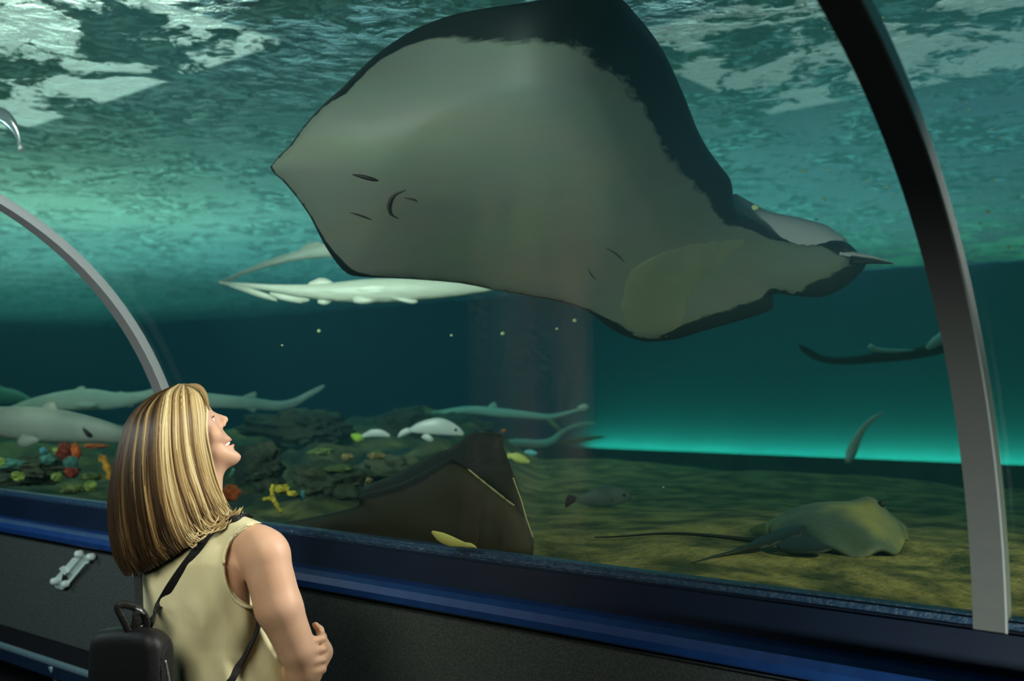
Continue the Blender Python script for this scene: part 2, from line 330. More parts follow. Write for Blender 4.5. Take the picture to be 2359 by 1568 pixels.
# ================================================================== RAYS
def attr_mat(name, build):
    m = bpy.data.materials.new(name); m.use_nodes = True; build(m.node_tree, m.node_tree.nodes['Principled BSDF']); return m
def ray_skin(name, belly, dark, back, amp=.8, rough=.5, nscale=(14, 14, 14)):
    """pale belly with an irregular dark margin ('pat' < 1), darker back on side = 1"""
    def f(nt, b):
        L = nt.links; N = nt.nodes
        a = N.new('ShaderNodeAttribute'); a.attribute_name = 'pat'; s = N.new('ShaderNodeAttribute'); s.attribute_name = 'side'
        g = N.new('ShaderNodeNewGeometry'); nz = N.new('ShaderNodeTexNoise'); nz.inputs['Scale'].default_value = 9; nz.inputs['Detail'].default_value = 6; nz.inputs['Roughness'].default_value = .65
        mp = N.new('ShaderNodeMapping'); mp.inputs['Rotation'].default_value = (0, .5, .7); mp.inputs['Scale'].default_value = (.5, 1.6, 3.2)
        L.new(g.outputs['Position'], mp.inputs[0]); L.new(mp.outputs[0], nz.inputs['Vector'])
        m1 = N.new('ShaderNodeMath'); m1.operation = 'MULTIPLY_ADD'; m1.inputs[1].default_value = amp; L.new(nz.outputs[0], m1.inputs[0])
        m2 = N.new('ShaderNodeMath'); m2.operation = 'ADD'; m2.inputs[1].default_value = -.5*amp; L.new(a.outputs['Fac'], m1.inputs[2]); L.new(m1.outputs[0], m2.inputs[0])
        r = N.new('ShaderNodeValToRGB'); r.color_ramp.elements[0].position = .44; r.color_ramp.elements[1].position = .52
        m3 = N.new('ShaderNodeMath'); m3.operation = 'MULTIPLY'; m3.inputs[1].default_value = .5; L.new(m2.outputs[0], m3.inputs[0]); L.new(m3.outputs[0], r.inputs[0])
        r.color_ramp.elements[0].color = (*dark, 1); r.color_ramp.elements[1].color = (*belly, 1)
        n2 = N.new('ShaderNodeTexNoise'); n2.inputs['Scale'].default_value = 3; n2.inputs['Detail'].default_value = 3; L.new(mp.outputs[0], n2.inputs['Vector'])
        mxb = N.new('ShaderNodeMix'); mxb.data_type = 'RGBA'; mxb.blend_type = 'MULTIPLY'; mxb.inputs[0].default_value = .3; L.new(r.outputs[0], mxb.inputs[6]); L.new(n2.outputs['Color'], mxb.inputs[7])
        mx = N.new('ShaderNodeMix'); mx.data_type = 'RGBA'; L.new(s.outputs['Fac'], mx.inputs[0]); L.new(mxb.outputs[2], mx.inputs[6]); mx.inputs[7].default_value = (*back, 1)
        L.new(mx.outputs[2], b.inputs['Base Color']); b.inputs['Roughness'].default_value = rough; b.inputs['Specular IOR Level'].default_value = .3
    return attr_mat(name, f)
def band_pattern(outline, widths):
    """distance to rim divided by the width of the dark margin there"""
    A = np.array(outline, float); Wd = np.array(widths, float); B = np.roll(A, -1, 0); W2 = np.roll(Wd, -1)
    def f(x, y):
        q = np.array([x, y]); t = np.clip(((q-A)*(B-A)).sum(1)/(((B-A)**2).sum(1)+1e-9), 0, 1)
        d = np.sqrt((((A+(B-A)*t[:, None])-q)**2).sum(1)); w = Wd*(1-t)+W2*t
        return float(min(3.0, (d/np.maximum(w, .5)).min()))
    return f
m_ray = ray_skin('pale_ray_skin', (.27, .295, .235), (.018, .024, .024), (.22, .22, .22))
m_raydark = ray_skin('dark_ray_skin', (.030, .029, .013), (.006, .008, .006), (.02, .024, .02), rough=.6)
m_dark = mat('dark_slit', (.015, .008, .008), .6)
m_fin = mat('ray_fin_skin', (.25, .27, .18), .6, col2=(.28, .29, .19), scale=9)
m_backgrey = mat('ray_back_skin', (.62, .60, .62), .4, spec=.5)
OUT = [(622,384,2),(668,335,2),(700,290,3),(745,240,6),(790,200,16),(850,140,16),(905,98,20),(960,65,34),(1030,38,52),(1100,22,70),(1180,10,85),(1250,0,105),(1320,-12,125),(1385,-16,145),(1428,-6,150),(1458,25,145),(1492,65,135),(1530,120,120),(1558,180,105),(1580,230,96),(1605,295,90),(1632,345,84),(1662,385,76),(1682,412,68),(1688,440,62),(1690,468,50),(1702,490,32),(1740,508,24),(1775,530,20),(1800,548,8),(1840,558,2),(1880,559,3),(1915,554,22),(1945,556,36),(1966,570,34),(1990,596,16),(1994,612,24),(1970,642,34),(1930,670,40),(1893,684,44),(1850,684,8),(1810,679,4),(1780,678,14),(1783,704,34),(1768,718,36),(1700,740,34),(1620,762,32),(1562,780,26),(1510,787,10),(1478,785,10),(1430,770,20),(1390,745,16),(1350,715,5),(1290,695,2),(1200,678,1),(1130,666,1),(1060,652,1),(950,643,1),(880,640,2),(828,637,10),(800,630,16),(775,605,14),(745,560,8),(715,500,3),(680,450,2),(650,415,2)]
def spl_closed(pts, per=3):
    n = len(pts); out = []
    P = np.array(pts, float)
    for i in range(n):
        a, b, c, d = P[i-1], P[i], P[(i+1) % n], P[(i+2) % n]
        for k in range(per):
            t = k/per; out.append(tuple(.5*((2*b)+(-a+c)*t+(2*a-5*b+4*c-d)*t*t+(-a+3*b-3*c+d)*t**3)))
    return out
O2 = spl_closed(OUT, 2); outl = [p[:2] for p in O2]
dray = rbf([(622,384,3.30),(830,440,3.26),(1000,200,3.08),(1200,450,3.22),(1180,10,2.90),(1430,0,2.98),(1560,200,3.12),(1690,450,3.34),(1400,640,3.44),(1000,640,3.60),(1500,785,3.58),(1780,700,3.55),(1600,560,3.38),(1980,600,3.50),(800,620,3.58),(1450,250,3.06),(1000,520,3.40),(1250,640,3.55)], 300.)
ray = empty('stingray', PX(1300, 450, 3.2), 'huge pale bellied stingray with dark fin margins gliding over the tunnel', 'stingray')
RT_, RF = .17, 190
poly_sheet('body', outl, dray, RT_, m_ray, ray, step=12, rim=RF, flat=.10, extra=band_pattern(outl, [p[2] for p in O2]))
A_ = np.array(outl); B_ = np.roll(A_, -1, 0)
def ray_front(x, y):
    q = np.array([x, y]); t = np.clip(((q-A_)*(B_-A_)).sum(1)/(((B_-A_)**2).sum(1)+1e-9), 0, 1)
    d = np.sqrt((((A_+(B_-A_)*t[:, None])-q)**2).sum(1)).min()
    return dray(x, y)-.5*RT_*(.10+.90*min(1, d/RF)**.5)
def on_ray(name, pts, r, m, off=0.0):
    q = spline(pts, 14); n = len(q)
    tube(name, [PX(x, y, ray_front(x, y)+off) for x, y in q], [r*(.15+.85*math.sin(math.pi*(i+.3)/(n-.4))) for i in range(n)], m, ray, 8)
on_ray('nostril', [(812,402),(835,406),(858,412),(872,416)], .0075, m_dark)
on_ray('nostril', [(805,489),(825,494),(842,500),(858,507)], .004, m_dark)
on_ray('mouth', [(935,437),(908,448),(896,470),(900,492),(918,503)], .0065, mat('mouth_skin', (.07, .05, .05), .7))
on_ray('mouth', [(930,455),(950,458),(962,464)], .0045, bpy.data.materials['mouth_skin'])
on_ray('gill_slit', [(1395,570),(1420,585),(1440,605)], .003, bpy.data.materials['mouth_skin'])
on_ray('gill_slit', [(1355,618),(1362,632),(1374,645)], .003, bpy.data.materials['mouth_skin'])
pel = spl_closed([(1735,545),(1690,590),(1630,645),(1592,690),(1585,735),(1560,768),(1500,780),(1450,766),(1425,720),(1430,660),(1455,610),(1520,575),(1620,552)], 3)
poly_sheet('pelvic_fin', pel, lambda x, y: ray_front(x, y)+.003, .014, m_fin, ray, step=14, rim=40)
far = [(1686,448),(1722,461),(1770,486),(1840,501),(1900,517),(1925,533),(1952,558),(1900,585),(1800,585),(1740,540),(1688,520)]
poly_sheet('upper_fin', spl_closed(far, 3), lambda x, y: 3.50, .05, m_backgrey, ray, step=12, rim=30)
vs, fs = loft([PX(1930, 584, 3.48), PX(1965, 588, 3.48), PX(2005, 593, 3.49), PX(2060, 606, 3.50)], [.02, .016, .012, .002], [.018, .012, .008, .002])
mesh_obj('tail', vs, fs, m_backgrey, ray)
tube('tail_spine', [PX(1960, 600, 3.46), PX(2010, 602, 3.47), PX(2056, 607, 3.49)], [.015, .008, .002], mat('tail_dark', (.02, .02, .02), .6), ray)
# ---- dark ray leaning against the foot of the glass
dr = empty('stingray', PX(1000, 1200, 3.1), 'dark brown stingray leaning on the foot of the glass beside the woman\'s shoulder', 'stingray')
wing = [(823,1137,9),(900,1095,9),(1000,1045,12),(1035,1033,15),(1062,1014,15),(1090,997,15),(1156,1000,15),(1160,1030,15),(1182,1087,12),(1200,1140,8),(1212,1190,5),(1228,1240,4),(1229,1268,4),(1215,1286,4),(1150,1270,2),(1000,1220,2),(900,1200,5)]
W2 = spl_closed(wing, 3)
poly_sheet('raised_wing', [p[:2] for p in W2], lambda x, y: wall_depth(x)+.20+.12*smst(1200, 1000, y), .05, mat('dark_wing_skin', (.008, .011, .009), .65, bump=.2, bscale=30), dr, step=13, rim=50)
bod = [(600,1215,1),(700,1195,4),(800,1172,8),(828,1160,10),(830,1140,16),(930,1110,20),(1020,1062,16),(1050,1062,6),(1085,1085,4),(1130,1118,4),(1182,1160,3),(1208,1196,8),(1226,1240,8),(1228,1275,8),(1205,1296,8),(1100,1290,4),(900,1262,4),(700,1235,4)]
B2 = spl_closed(bod, 3)
poly_sheet('body', [p[:2] for p in B2], lambda x, y: wall_depth(x)+.13-.03*math.sin((x-700)/500*3), .07, m_raydark, dr, step=13, rim=60, extra=band_pattern([p[:2] for p in B2], [p[2] for p in B2]))
q = spline([(1078,1080),(1105,1102),(1150,1138),(1184,1164)], 16)
tube('fin_edge', [PX(x, y, wall_depth(x)+.085) for x, y in q], [.0012+.0022*abs(math.sin(i*1.3)) for i in range(16)], mat('pale_edge', (.30, .30, .14), .6), dr, 6)
q = spline([(1182,1100),(1200,1150),(1212,1192),(1228,1238)], 16)
tube('fin_edge', [PX(x, y, wall_depth(x)+.10) for x, y in q], .0022, bpy.data.materials['pale_edge'], dr, 6)
# ---- ray lying on the bed at the right, a real low disc on the ground
def ground_frame(x, y, z, x2, y2):
    a = PZ(x, y, z); b = PZ(x2, y2, z); s = (b-a); Ls = s.length; s.normalize(); return a, s, Vector((-s.y, s.x, 0)), Ls
a0, s_, q_, Ls = ground_frame(1812, 1262, 1.115, 2150, 1262)
rr = empty('stingray', a0+s_*Ls*.5+q_*.2, 'olive brown stingray resting flat on the sea bed beside the wide arch', 'stingray')
NU, NV = 46, 30
top = []; 
for j in range(NV+1):
    for i in range(NU+1):
        u, v = i/NU, j/NV*2-1
        wd = .34*(math.sin(math.pi*min(1, u*1.04)**.80)**.62) if u < 1 else .0
        wd = max(wd, .012)
        dome = .118*(1-abs(v)**1.7)*math.sin(math.pi*(.06+.90*u))**.6
        hump = .035*math.exp(-((u-.74)**2/.012+(v+.05)**2/.10))
        z = 1.118+dome+hump+.012*math.sin(u*19+v*3)*abs(v)**3
        p = a0+s_*(u*Ls)+q_*(.22+v*wd); p.z = max(z, bed_z(p.x, p.y)+.004+dome*.6); top.append(p)
bot = [Vector((p.x, p.y, p.z-.012)) for p in top]; n1_ = NU+1
fs = [(j*n1_+i, j*n1_+i+1, (j+1)*n1_+i+1, (j+1)*n1_+i) for j in range(NV) for i in range(NU)]
NT = len(top); fs2 = fs+[tuple(NT+k for k in reversed(f)) for f in fs]
rim = [(0*n1_+i, 0*n1_+i+1) for i in range(NU)]+[(j*n1_+NU, (j+1)*n1_+NU) for j in range(NV)]+[(NV*n1_+i+1, NV*n1_+i) for i in reversed(range(NU))]+[((j+1)*n1_, j*n1_) for j in reversed(range(NV))]
fs2 += [(b, a, NT+a, NT+b) for a, b in rim]
m_olive = mat('olive_ray_skin', (.40, .35, .11), .6, col2=(.10, .13, .09), scale=3.2, detail=3, bump=.15, bscale=40)
mesh_obj('body', top+bot, fs2, m_olive, rr)
m_oldark = mat('ray_fin_dark', (.009, .012, .009), .6)
for pts in ([(1722,1254),(1760,1232),(1812,1213),(1856,1210),(1850,1232),(1800,1250),(1755,1264),(1728,1266)], [(1800,1240),(1850,1232),(1890,1250),(1920,1262),(1890,1274),(1830,1274),(1790,1264)]):
    poly_sheet('pelvic_fin', spl_closed(pts, 3), lambda x, y: 3.20+(1262-y)*.003, .03, m_oldark, rr, step=9, rim=18)
tube('tail', [PX(1745, 1258, 3.2), PX(1690, 1272, 3.14), PX(1640, 1284, 3.08), PX(1590, 1298, 3.0)], [.013, .007, .005, .002], m_oldark, rr)
for (u, v, r) in ((.80, -.22, .013), (.79, .34, .015)):
    c = top[int(round((v+1)/2*NV))*n1_+int(u*NU)]+Vector((0, 0, .003)); bm = bmesh.new(); bmesh.ops.create_icosphere(bm, subdivisions=2, radius=r); V = [w_.co+c for w_ in bm.verts]; F = [[w_.index for w_ in f.verts] for f in bm.faces]; bm.free()
    mesh_obj('eye', V, F, m_oldark, rr)
tl = [PZ(x, y, 1.145) for x, y in ((1785,1232),(1720,1230),(1640,1228),(1500,1226),(1370,1226))]
o = tube('ray_tail', [Vector((p.x, p.y, bed_z(p.x, p.y)+.012)) for p in [Vector(t) for t in spline(tl, 40)]], [.010-.0002*i for i in range(40)], m_oldark)
tag(o, 'long thin dark tail lying on the sand left of the resting stingray', 'ray tail')
# ---- far ray at the right behind the wide arch
fr_ = empty('stingray', PX(2010, 815, 6.0), 'small dark stingray swimming far off just left of the wide arch', 'stingray')
pts = [(1840,793),(1850,812),(1885,832),(1940,840),(2010,836),(2100,828),(2170,815),(2215,800),(2225,770),(2205,762),(2170,772),(2130,795),(2090,803),(2040,806),(2010,812),(1960,821),(1900,820),(1865,803)]
poly_sheet('body', spl_closed(pts, 3), lambda x, y: 6.0+(y-800)*.003, .10, mat('far_ray_skin', (.06, .07, .03), .7), fr_, step=11, rim=20)
q = spline([(2003,796),(2020,805),(2060,808),(2105,806)], 12)
tube('fin_edge', [PX(x, y, 5.93) for x, y in q], [.014, .016, .015, .014, .013, .012, .012, .011, .01, .009, .007, .004], mat('pale_fin', (.85, .95, .8), .5), fr_)
tube('belly_patch', [PX(x, y, 5.93) for x, y in ((2135,802),(2155,788),(2178,774),(2205,762))], [.012, .028, .034, .02], bpy.data.materials['pale_fin'], fr_)
# ================================================================== SHARKS AND FISH
def px_fish(name, label, cat, spine, hh, m, fins=(), d=6.0, wr=.6, group=None, eye=None, fm=None, n=18):
    """spine: reference points with optional depth; hh: half heights; real round body, fins with thickness"""
    sp = spline([(p[0], p[1], p[2] if len(p) > 2 else d) for p in spine], 28)
    h = np.interp(np.linspace(0, 1, 28), np.linspace(0, 1, len(hh)), hh)
    if len(hh) > 3: h = np.maximum(spline([(v,) for v in hh], 28)[:, 0], .3)
    c = sp[len(sp)//2]; root = empty(name, PX(c[0], c[1], c[2]), label, cat, group)
    S = [PX(*p) for p in sp]; R = [hh_*p[2]/FPX for hh_, p in zip(h, sp)]
    vs, fs = loft(S, [r*wr for r in R], R, UP, n); mesh_obj('body', vs, fs, m, root)
    for f in fins:
        nm, ol = f[0], f[1]; dd = f[2] if len(f) > 2 else 0; mm_ = f[3] if len(f) > 3 else (fm or m)
        poly_sheet(nm, spl_closed(ol, 2), lambda x, y: float(np.interp(x, *zip(*sorted((p[0], p[2]) for p in sp[::6]))))+dd, .025*d/6, mm_, root, step=9, rim=10, flat=.3)
    if eye:
        bm = bmesh.new(); bmesh.ops.create_icosphere(bm, subdivisions=2, radius=eye[2]); V = [v.co+PX(eye[0], eye[1], eye[3]) for v in bm.verts]; F = [[v.index for v in f.verts] for f in bm.faces]; bm.free()
        mesh_obj('eye', V, F, m_dark, root)
    return root
m_shp = mat('pale_shark_skin', (.62, .70, .58), .45, col2=(.48, .58, .48), scale=3)
m_shg = mat('grey_shark_skin', (.20, .235, .20), .5, col2=(.30, .33, .27), scale=4)
m_sht = mat('teal_shark_skin', (.45, .74, .62), .5)
m_sil = mat('silver_fish_skin', (.62, .66, .60), .35, spec=.6)
m_white = mat('white_belly_skin', (.85, .88, .70), .3, spec=.6, bump=.3, bscale=16, stretch=(1, 1, 3))
px_fish('shark', 'long slender pale shark cruising left above the reef, tail ending behind the arch', 'shark', [(20,944),(80,930),(150,922),(210,920),(270,922),(330,912),(375,893)], [6,14,22,24,18,11,6], m_shp,
        [('dorsal_fin', [(165,908),(176,894),(194,889),(198,900),(204,912),(190,918)]), ('dorsal_fin', [(255,912),(272,903),(284,902),(288,914),(275,920)]), ('pectoral_fin', [(168,930),(200,940),(225,932),(205,925)], -.1), ('anal_fin', [(270,926),(300,938),(310,928),(296,920)]), ('tail_fin', [(340,915),(362,896),(382,886),(388,892),(372,908),(350,920)])], d=7.0)
px_fish('shark', 'thin pale shark with raised tail right of the woman\'s forehead', 'shark', [(400,915),(450,920),(520,925),(580,929),(640,934),(680,925),(715,906),(744,888)], [10,17,15,13,10,8,6,2], m_shp,
        [('dorsal_fin', [(555,916),(575,906),(590,902),(590,914),(580,922)]), ('anal_fin', [(560,936),(585,950),(590,940),(575,932)]), ('tail_fin', [(655,935),(700,915),(746,886),(742,896),(715,914),(675,938)])], d=7.2)
px_fish('shark', 'big grey shark swimming close behind the glass left of the woman\'s hair', 'shark', [(-90,952),(-20,968),(60,976),(140,982),(210,990),(290,1003),(380,1015)], [16,32,40,38,30,18,8], m_shg,
        [('dorsal_fin', [(92,948),(104,930),(122,924),(132,932),(136,955),(110,962)]), ('pectoral_fin', [(50,1000),(95,1012),(60,1032),(40,1024)], -.2), ('pectoral_fin', [(190,985),(198,988),(215,1003),(206,1008),(196,1000)], -.28, m_dark), ('tail_fin', [(360,1010),(420,985),(430,990),(395,1018),(415,1040),(380,1030)])], d=5.3)
px_fish('shark', 'green shark silhouette in the gloom at the far left over the other sharks', 'shark', [(-60,925),(0,912),(40,915),(75,925)], [10,18,14,4], mat('green_shark_skin', (.10, .26, .16), .6), [('dorsal_fin', [(-20,900),(-5,888),(10,892),(12,905)])], d=9)
px_fish('shark', 'bright white bellied shark stretched below the big stingray', 'shark', [(505,652),(560,656),(640,664),(740,672),(850,670),(960,666),(1060,664),(1135,666)], [2,5,9,19,28,26,17,3], m_white,
        [('tail_fin', [(500,648),(520,650),(570,661),(620,678),(640,694),(590,682),(540,664)]), ('pelvic_fin', [(620,672),(690,684),(715,690),(690,698),(640,688)]), ('pectoral_fin', [(820,680),(870,690),(845,700),(815,696)], -.1), ('pectoral_fin', [(900,684),(960,690),(955,700),(925,694)], -.1), ('dorsal_fin', [(705,658),(735,640),(760,645),(770,660)]), ('anal_fin', [(735,690),(765,692),(750,702),(733,698)])], d=5.2, wr=.8)
px_fish('shark', 'second white shark with its body hidden behind the stingray\'s snout', 'shark', [(505,650),(560,628),(620,606),(680,590),(740,578),(820,572),(900,580)], [2,5,8,11,16,24,14], m_white,
        [('dorsal_fin', [(688,580),(705,562),(735,556),(745,572),(720,586)]), ('tail_fin', [(498,652),(520,640),(560,626),(555,634),(525,650)])], d=5.6, wr=.8)
px_fish('shark', 'slim green shark with a bright tail tip over the dark ray', 'shark', [(955,962),(1010,952),(1080,944),(1150,950),(1210,955),(1265,960),(1310,950),(1352,938)], [3,6,9,10,8,6,4,2], m_sht,
        [('dorsal_fin', [(1120,942),(1136,926),(1142,928),(1145,944)]), ('tail_fin', [(1255,960),(1275,968),(1290,985),(1294,990),(1280,988),(1262,972)], 0, mat('olive_fin', (.35, .42, .2), .6)), ('tail_tip', [(1330,937),(1345,930),(1357,935),(1350,944),(1334,946)], -.03, m_white)], d=8.2)
px_fish('shark', 'dim green shark low over the drop-off right of the dark ray', 'shark', [(1150,1024),(1190,1020),(1240,1022),(1270,1016),(1300,992),(1335,978),(1375,973)], [6,9,9,8,5,4,2], m_sht,
        [('tail_fin', [(1268,1018),(1295,1016),(1345,1005),(1400,1005),(1350,1016),(1290,1026)], 0, mat('brown_fin', (.16, .18, .09), .7))], d=8.6)
px_fish('shark', 'tiny pale sliver of a shark swimming away above the sea bed right of centre', 'shark', [(1955,1062),(1960,1045),(1975,1010),(1990,985),(2010,965),(2035,950)], [6,12,10,7,5,2], m_white,
        [('snout', [(1946,1056),(1956,1044),(1966,1050),(1960,1066),(1950,1066)], -.05, m_white)], d=6.6)
m_yel = mat('yellow_fish_skin', (.75, .72, .16), .5); m_lime = mat('lime_fish_fin', (.40, .62, .06), .6)
px_fish('fish', 'plump silver white fish hovering over the dark ray', 'fish', [(1068,1000),(1045,990),(1010,982),(970,985),(940,992)], [4,14,20,14,3], m_sil,
        [('tail_fin', [(945,985),(925,990),(915,1008),(935,1002),(950,995)]), ('pectoral_fin', [(985,998),(1000,1012),(990,1018),(970,1006)], -.05), ('dorsal_fin', [(975,970),(1010,962),(1040,972),(1055,985),(1010,972)], 0, m_shg)], d=5.4, wr=.45, eye=(1050,990,.008,5.31))
px_fish('fish', 'small pale fish with a bright lime tail left of the silver fish', 'fish', [(898,1004),(880,998),(860,997),(845,1001),(832,1006)], [3,8,9,6,3], m_sil,
        [('tail_fin', [(836,1002),(822,998),(808,1000),(812,1010),(822,1018),(838,1012)], 0, m_lime)], d=5.6, wr=.45)
px_fish('fish', 'glowing pale yellow fish just right of the dark ray\'s tip', 'fish', [(1174,1048),(1188,1052),(1204,1058),(1220,1064)], [3,10,9,3], m_yel, [('tail_fin', [(1180,1047),(1170,1042),(1169,1056),(1180,1055)])], d=5.6, wr=.5)
px_fish('fish', 'tiny blue green fish above the pale yellow fish', 'fish', [(1212,1040),(1224,1042),(1237,1044)], [3,7,3], mat('blue_fish_skin', (.15, .62, .60), .5), [('tail_fin', [(1216,1040),(1209,1036),(1209,1046)])], d=6, wr=.5)
px_fish('fish', 'yellow green fish lying in front of the dark ray\'s belly', 'fish', [(995,1224),(1015,1236),(1040,1247),(1065,1253),(1095,1260)], [3,11,12,7,2], mat('lemon_fish_skin', (.34, .36, .10), .6),
        [('tail_fin', [(1068,1250),(1085,1250),(1100,1262),(1085,1262),(1070,1260)])], d=2.78, wr=.35)
px_fish('fish', 'grey fish swimming low over the bed in the middle', 'fish', [(1455,1146),(1430,1143),(1395,1142),(1360,1148),(1325,1152)], [5,18,24,18,4], mat('slate_fish_skin', (.10, .13, .12), .6, col2=(.16, .19, .17), scale=12),
        [('tail_fin', [(1332,1148),(1312,1138),(1303,1150),(1302,1170),(1318,1160)], 0, m_dark), ('dorsal_fin', [(1350,1134),(1380,1122),(1420,1122),(1435,1130),(1390,1128)])], d=4.6, wr=.4, eye=(1438,1140,.007,4.54))
px_fish('fish', 'silver fish nosing down near the surface at the left edge', 'fish', [(-30,262),(0,264),(22,280),(38,305),(46,330)], [6,17,14,8,3], mat('mirror_fish_skin', (.8, .85, .85), .15, metal=.5),
        [('tail_fin', [(42,318),(40,345),(52,350),(56,343),(50,325)])], d=4.3, wr=.4)
px_fish('fish', 'small faint blue fish between the woman\'s chin and the reef', 'fish', [(561,1070),(568,1085),(574,1098),(580,1110)], [4,9,8,4], mat('faint_blue_skin', (.20, .40, .34), .6), [('tail_fin', [(558,1075),(550,1065),(562,1062)])], d=5.2, wr=.45)
px_fish('fish', 'narrow green fish right under the woman\'s chin', 'fish', [(532,1092),(540,1082),(549,1070)], [3,8,3], mat('green_fish_skin', (.14, .34, .22), .6), [('tail_fin', [(534,1094),(526,1100),(530,1088)])], d=5.3, wr=.45)
# ---- specks drifting in the water
m_speck = mat('speck', (.75, .85, .45), .6)
sph = bpy.data.meshes.new('speck_ball'); bm = bmesh.new(); bmesh.ops.create_icosphere(bm, subdivisions=2, radius=1); bm.to_mesh(sph); bm.free(); sph.materials.append(m_speck)
random.seed(4)
specks = [(735,762,7),(1158,768,7),(1040,772,5),(1324,738,7),(650,795,4),(1283,757,5),(1740,477,9),(2276,487,8),(1852,393,7),(1905,391,5),(2042,430,6),(1996,417,5),(1899,458,6),(1880,505,4),(2285,297,5),(2233,252,5),(2226,236,4),(2287,415,6),(2257,515,5),(2325,570,6),(1778,62,5),(1855,10,6),(1900,66,5),(2035,40,5),(2080,205,4),(2305,316,4),(2350,453,3),(1528,1122,3),(2063,445,4)]
for i, (x, y, r) in enumerate(specks):
    o = bpy.data.objects.new('drifting_speck', sph); COL.objects.link(o); o.location = PX(x, y, 3.7 if y != 477 else 2.9); s = r*.62*3.7/FPX; o.scale = (s*1.3, s, s)
    left = x < 1500
    tag(o, 'tiny pale speck drifting in the dark water under the big ray' if left else 'tiny pale speck drifting in the open water near the wide arch', 'speck', 'specks in the water under the ray' if left else 'specks in the water by the wide arch')
# ================================================================== REEF
def lump_mesh(name, c, r, m, parent=None, seed=0, amp=.35, fr=1.6, squash=1.0, sub=4, oct_=4):
    bm = bmesh.new(); bmesh.ops.create_icosphere(bm, subdivisions=sub, radius=1); so = Vector((seed*3.1, seed*1.7, seed*.9)); V = []
    for v in bm.verts:
        p = v.co.normalized(); k = 1+amp*noise.fractal(p*fr+so, .9, 2.0, oct_); V.append(Vector((p.x*r[0]*k, p.y*r[1]*k, p.z*r[2]*k*squash))+c)
    F = [[v.index for v in f.verts] for f in bm.faces]; bm.free(); return mesh_obj(name, V, F, m, parent)
def cmat(n, c, c2=None, s=30): return mat(n, c, .8, col2=c2 or tuple(v*.55 for v in c), scale=s, bump=.6, bscale=60)
C = {'orange': cmat('orange_coral', (.80, .16, .03)), 'red': cmat('red_coral', (.35, .05, .02)), 'amber': cmat('amber_coral', (.95, .42, .05)), 'yellow': cmat('yellow_coral', (.72, .58, .06)),
     'lime': cmat('lime_coral', (.36, .46, .10)), 'olive': cmat('olive_coral', (.18, .24, .07)), 'blue': cmat('blue_coral', (.12, .42, .48)), 'teal': cmat('teal_coral', (.10, .28, .22)), 'tan': cmat('tan_coral', (.36, .26, .10)), 'rock': m_rockd}
def ground(x, y, d):        # drop a reference point to the bed: keeps depth, returns point and bed height
    p = PX(x, y, d); return p, bed_z(p.x, p.y)
def coral_lump(label, x, y, d, r, c, seed, sq=1, cat='coral', name='coral_lump'):
    p = PX(x, y, d); k = d/FPX; R = (r[0]*k, r[0]*k*.9, r[1]*k); z = bed_z(p.x, p.y)
    root = empty(name, (p.x, p.y, min(z, p.z)), label, cat)
    lump_mesh('coral_head', p, R, C[c], root, seed)
    if p.z-R[2] > z-.02:
        tube('coral_stalk', [Vector((p.x, p.y, z-.05)), Vector((p.x, p.y, (z+p.z)/2)), p], [R[0]*.75, R[0]*.5, R[0]*.5], C['olive' if c not in ('orange', 'red') else 'rock'], root)
    return root
def coral_branch(label, paths, d, r, c, name='finger_coral'):
    x, y = paths[0][0]; p = PX(x, y, d); root = empty(name, (p.x, p.y, bed_z(p.x, p.y)), label, 'coral')
    for path in paths:
        q = spline(path, 10); tube('coral_branch', [PX(a, b, d) for a, b in q], [r*(1+.25*math.sin(i*1.7))*(1 if i < 8 else .8) for i in range(10)], C[c], root, 10)
    z = bed_z(p.x, p.y); tube('coral_stalk', [Vector((p.x, p.y, min(z, p.z)-.05)), p], [r*1.2, r], C[c], root)
    return root
coral_lump('red sponge under the grey shark, half bright orange', 148, 1040, 5.0, (17, 20), 'red', 1, name='sponge', cat='sponge')
coral_lump('bright orange sponge knob against the red sponge', 175, 1040, 4.95, (12, 17), 'orange', 2, name='sponge', cat='sponge')
coral_lump('dark red sponge below the grey green coral', 165, 1088, 4.8, (16, 12), 'red', 3, name='sponge', cat='sponge')
coral_lump('grey green coral between two red sponges', 163, 1065, 4.88, (18, 14), 'teal', 4)
coral_branch('glowing amber finger coral left of the woman\'s hair', [[(256,1104),(250,1085),(244,1068),(238,1050)], [(238,1050),(236,1054),(233,1062)]], 4.75, .016, 'amber')
coral_lump('amber coral foot beside the woman\'s hair', 228, 1098, 4.75, (9, 7), 'amber', 6)
coral_lump('flat rusty orange coral shelf under the grey shark', 222, 1027, 5.2, (32, 5), 'orange', 7)
coral_lump('lime green coral under the red sponge', 132, 1098, 4.7, (13, 10), 'lime', 8)
coral_lump('lime green coral at the sill left of the hair', 208, 1118, 4.6, (16, 11), 'lime', 9)
coral_lump('green coral near the left edge of the sill', 42, 1096, 4.75, (17, 10), 'lime', 10)
coral_lump('small green coral knob at the very left edge', 2, 1065, 4.95, (9, 11), 'lime', 11)
coral_lump('olive coral filling the sill corner left of the hair', 170, 1122, 4.62, (34, 13), 'olive', 12)
coral_lump('olive coral arm rising toward the amber coral', 208, 1097, 4.7, (24, 9), 'olive', 13)
coral_lump('pale blue coral knob left of the red sponge', 100, 1038, 5.1, (9, 8), 'blue', 14)
coral_lump('small lime knob touching the red sponge', 129, 1038, 5.08, (8, 8), 'lime', 15)
coral_lump('blue coral under the grey shark\'s fin', 57, 1026, 5.15, (7, 6), 'blue', 16)
coral_lump('teal coral mound below the blue coral knob', 112, 1058, 5.0, (20, 13), 'teal', 17)
coral_lump('wide dark teal coral at the left edge', 30, 1068, 5.0, (34, 12), 'teal', 18)
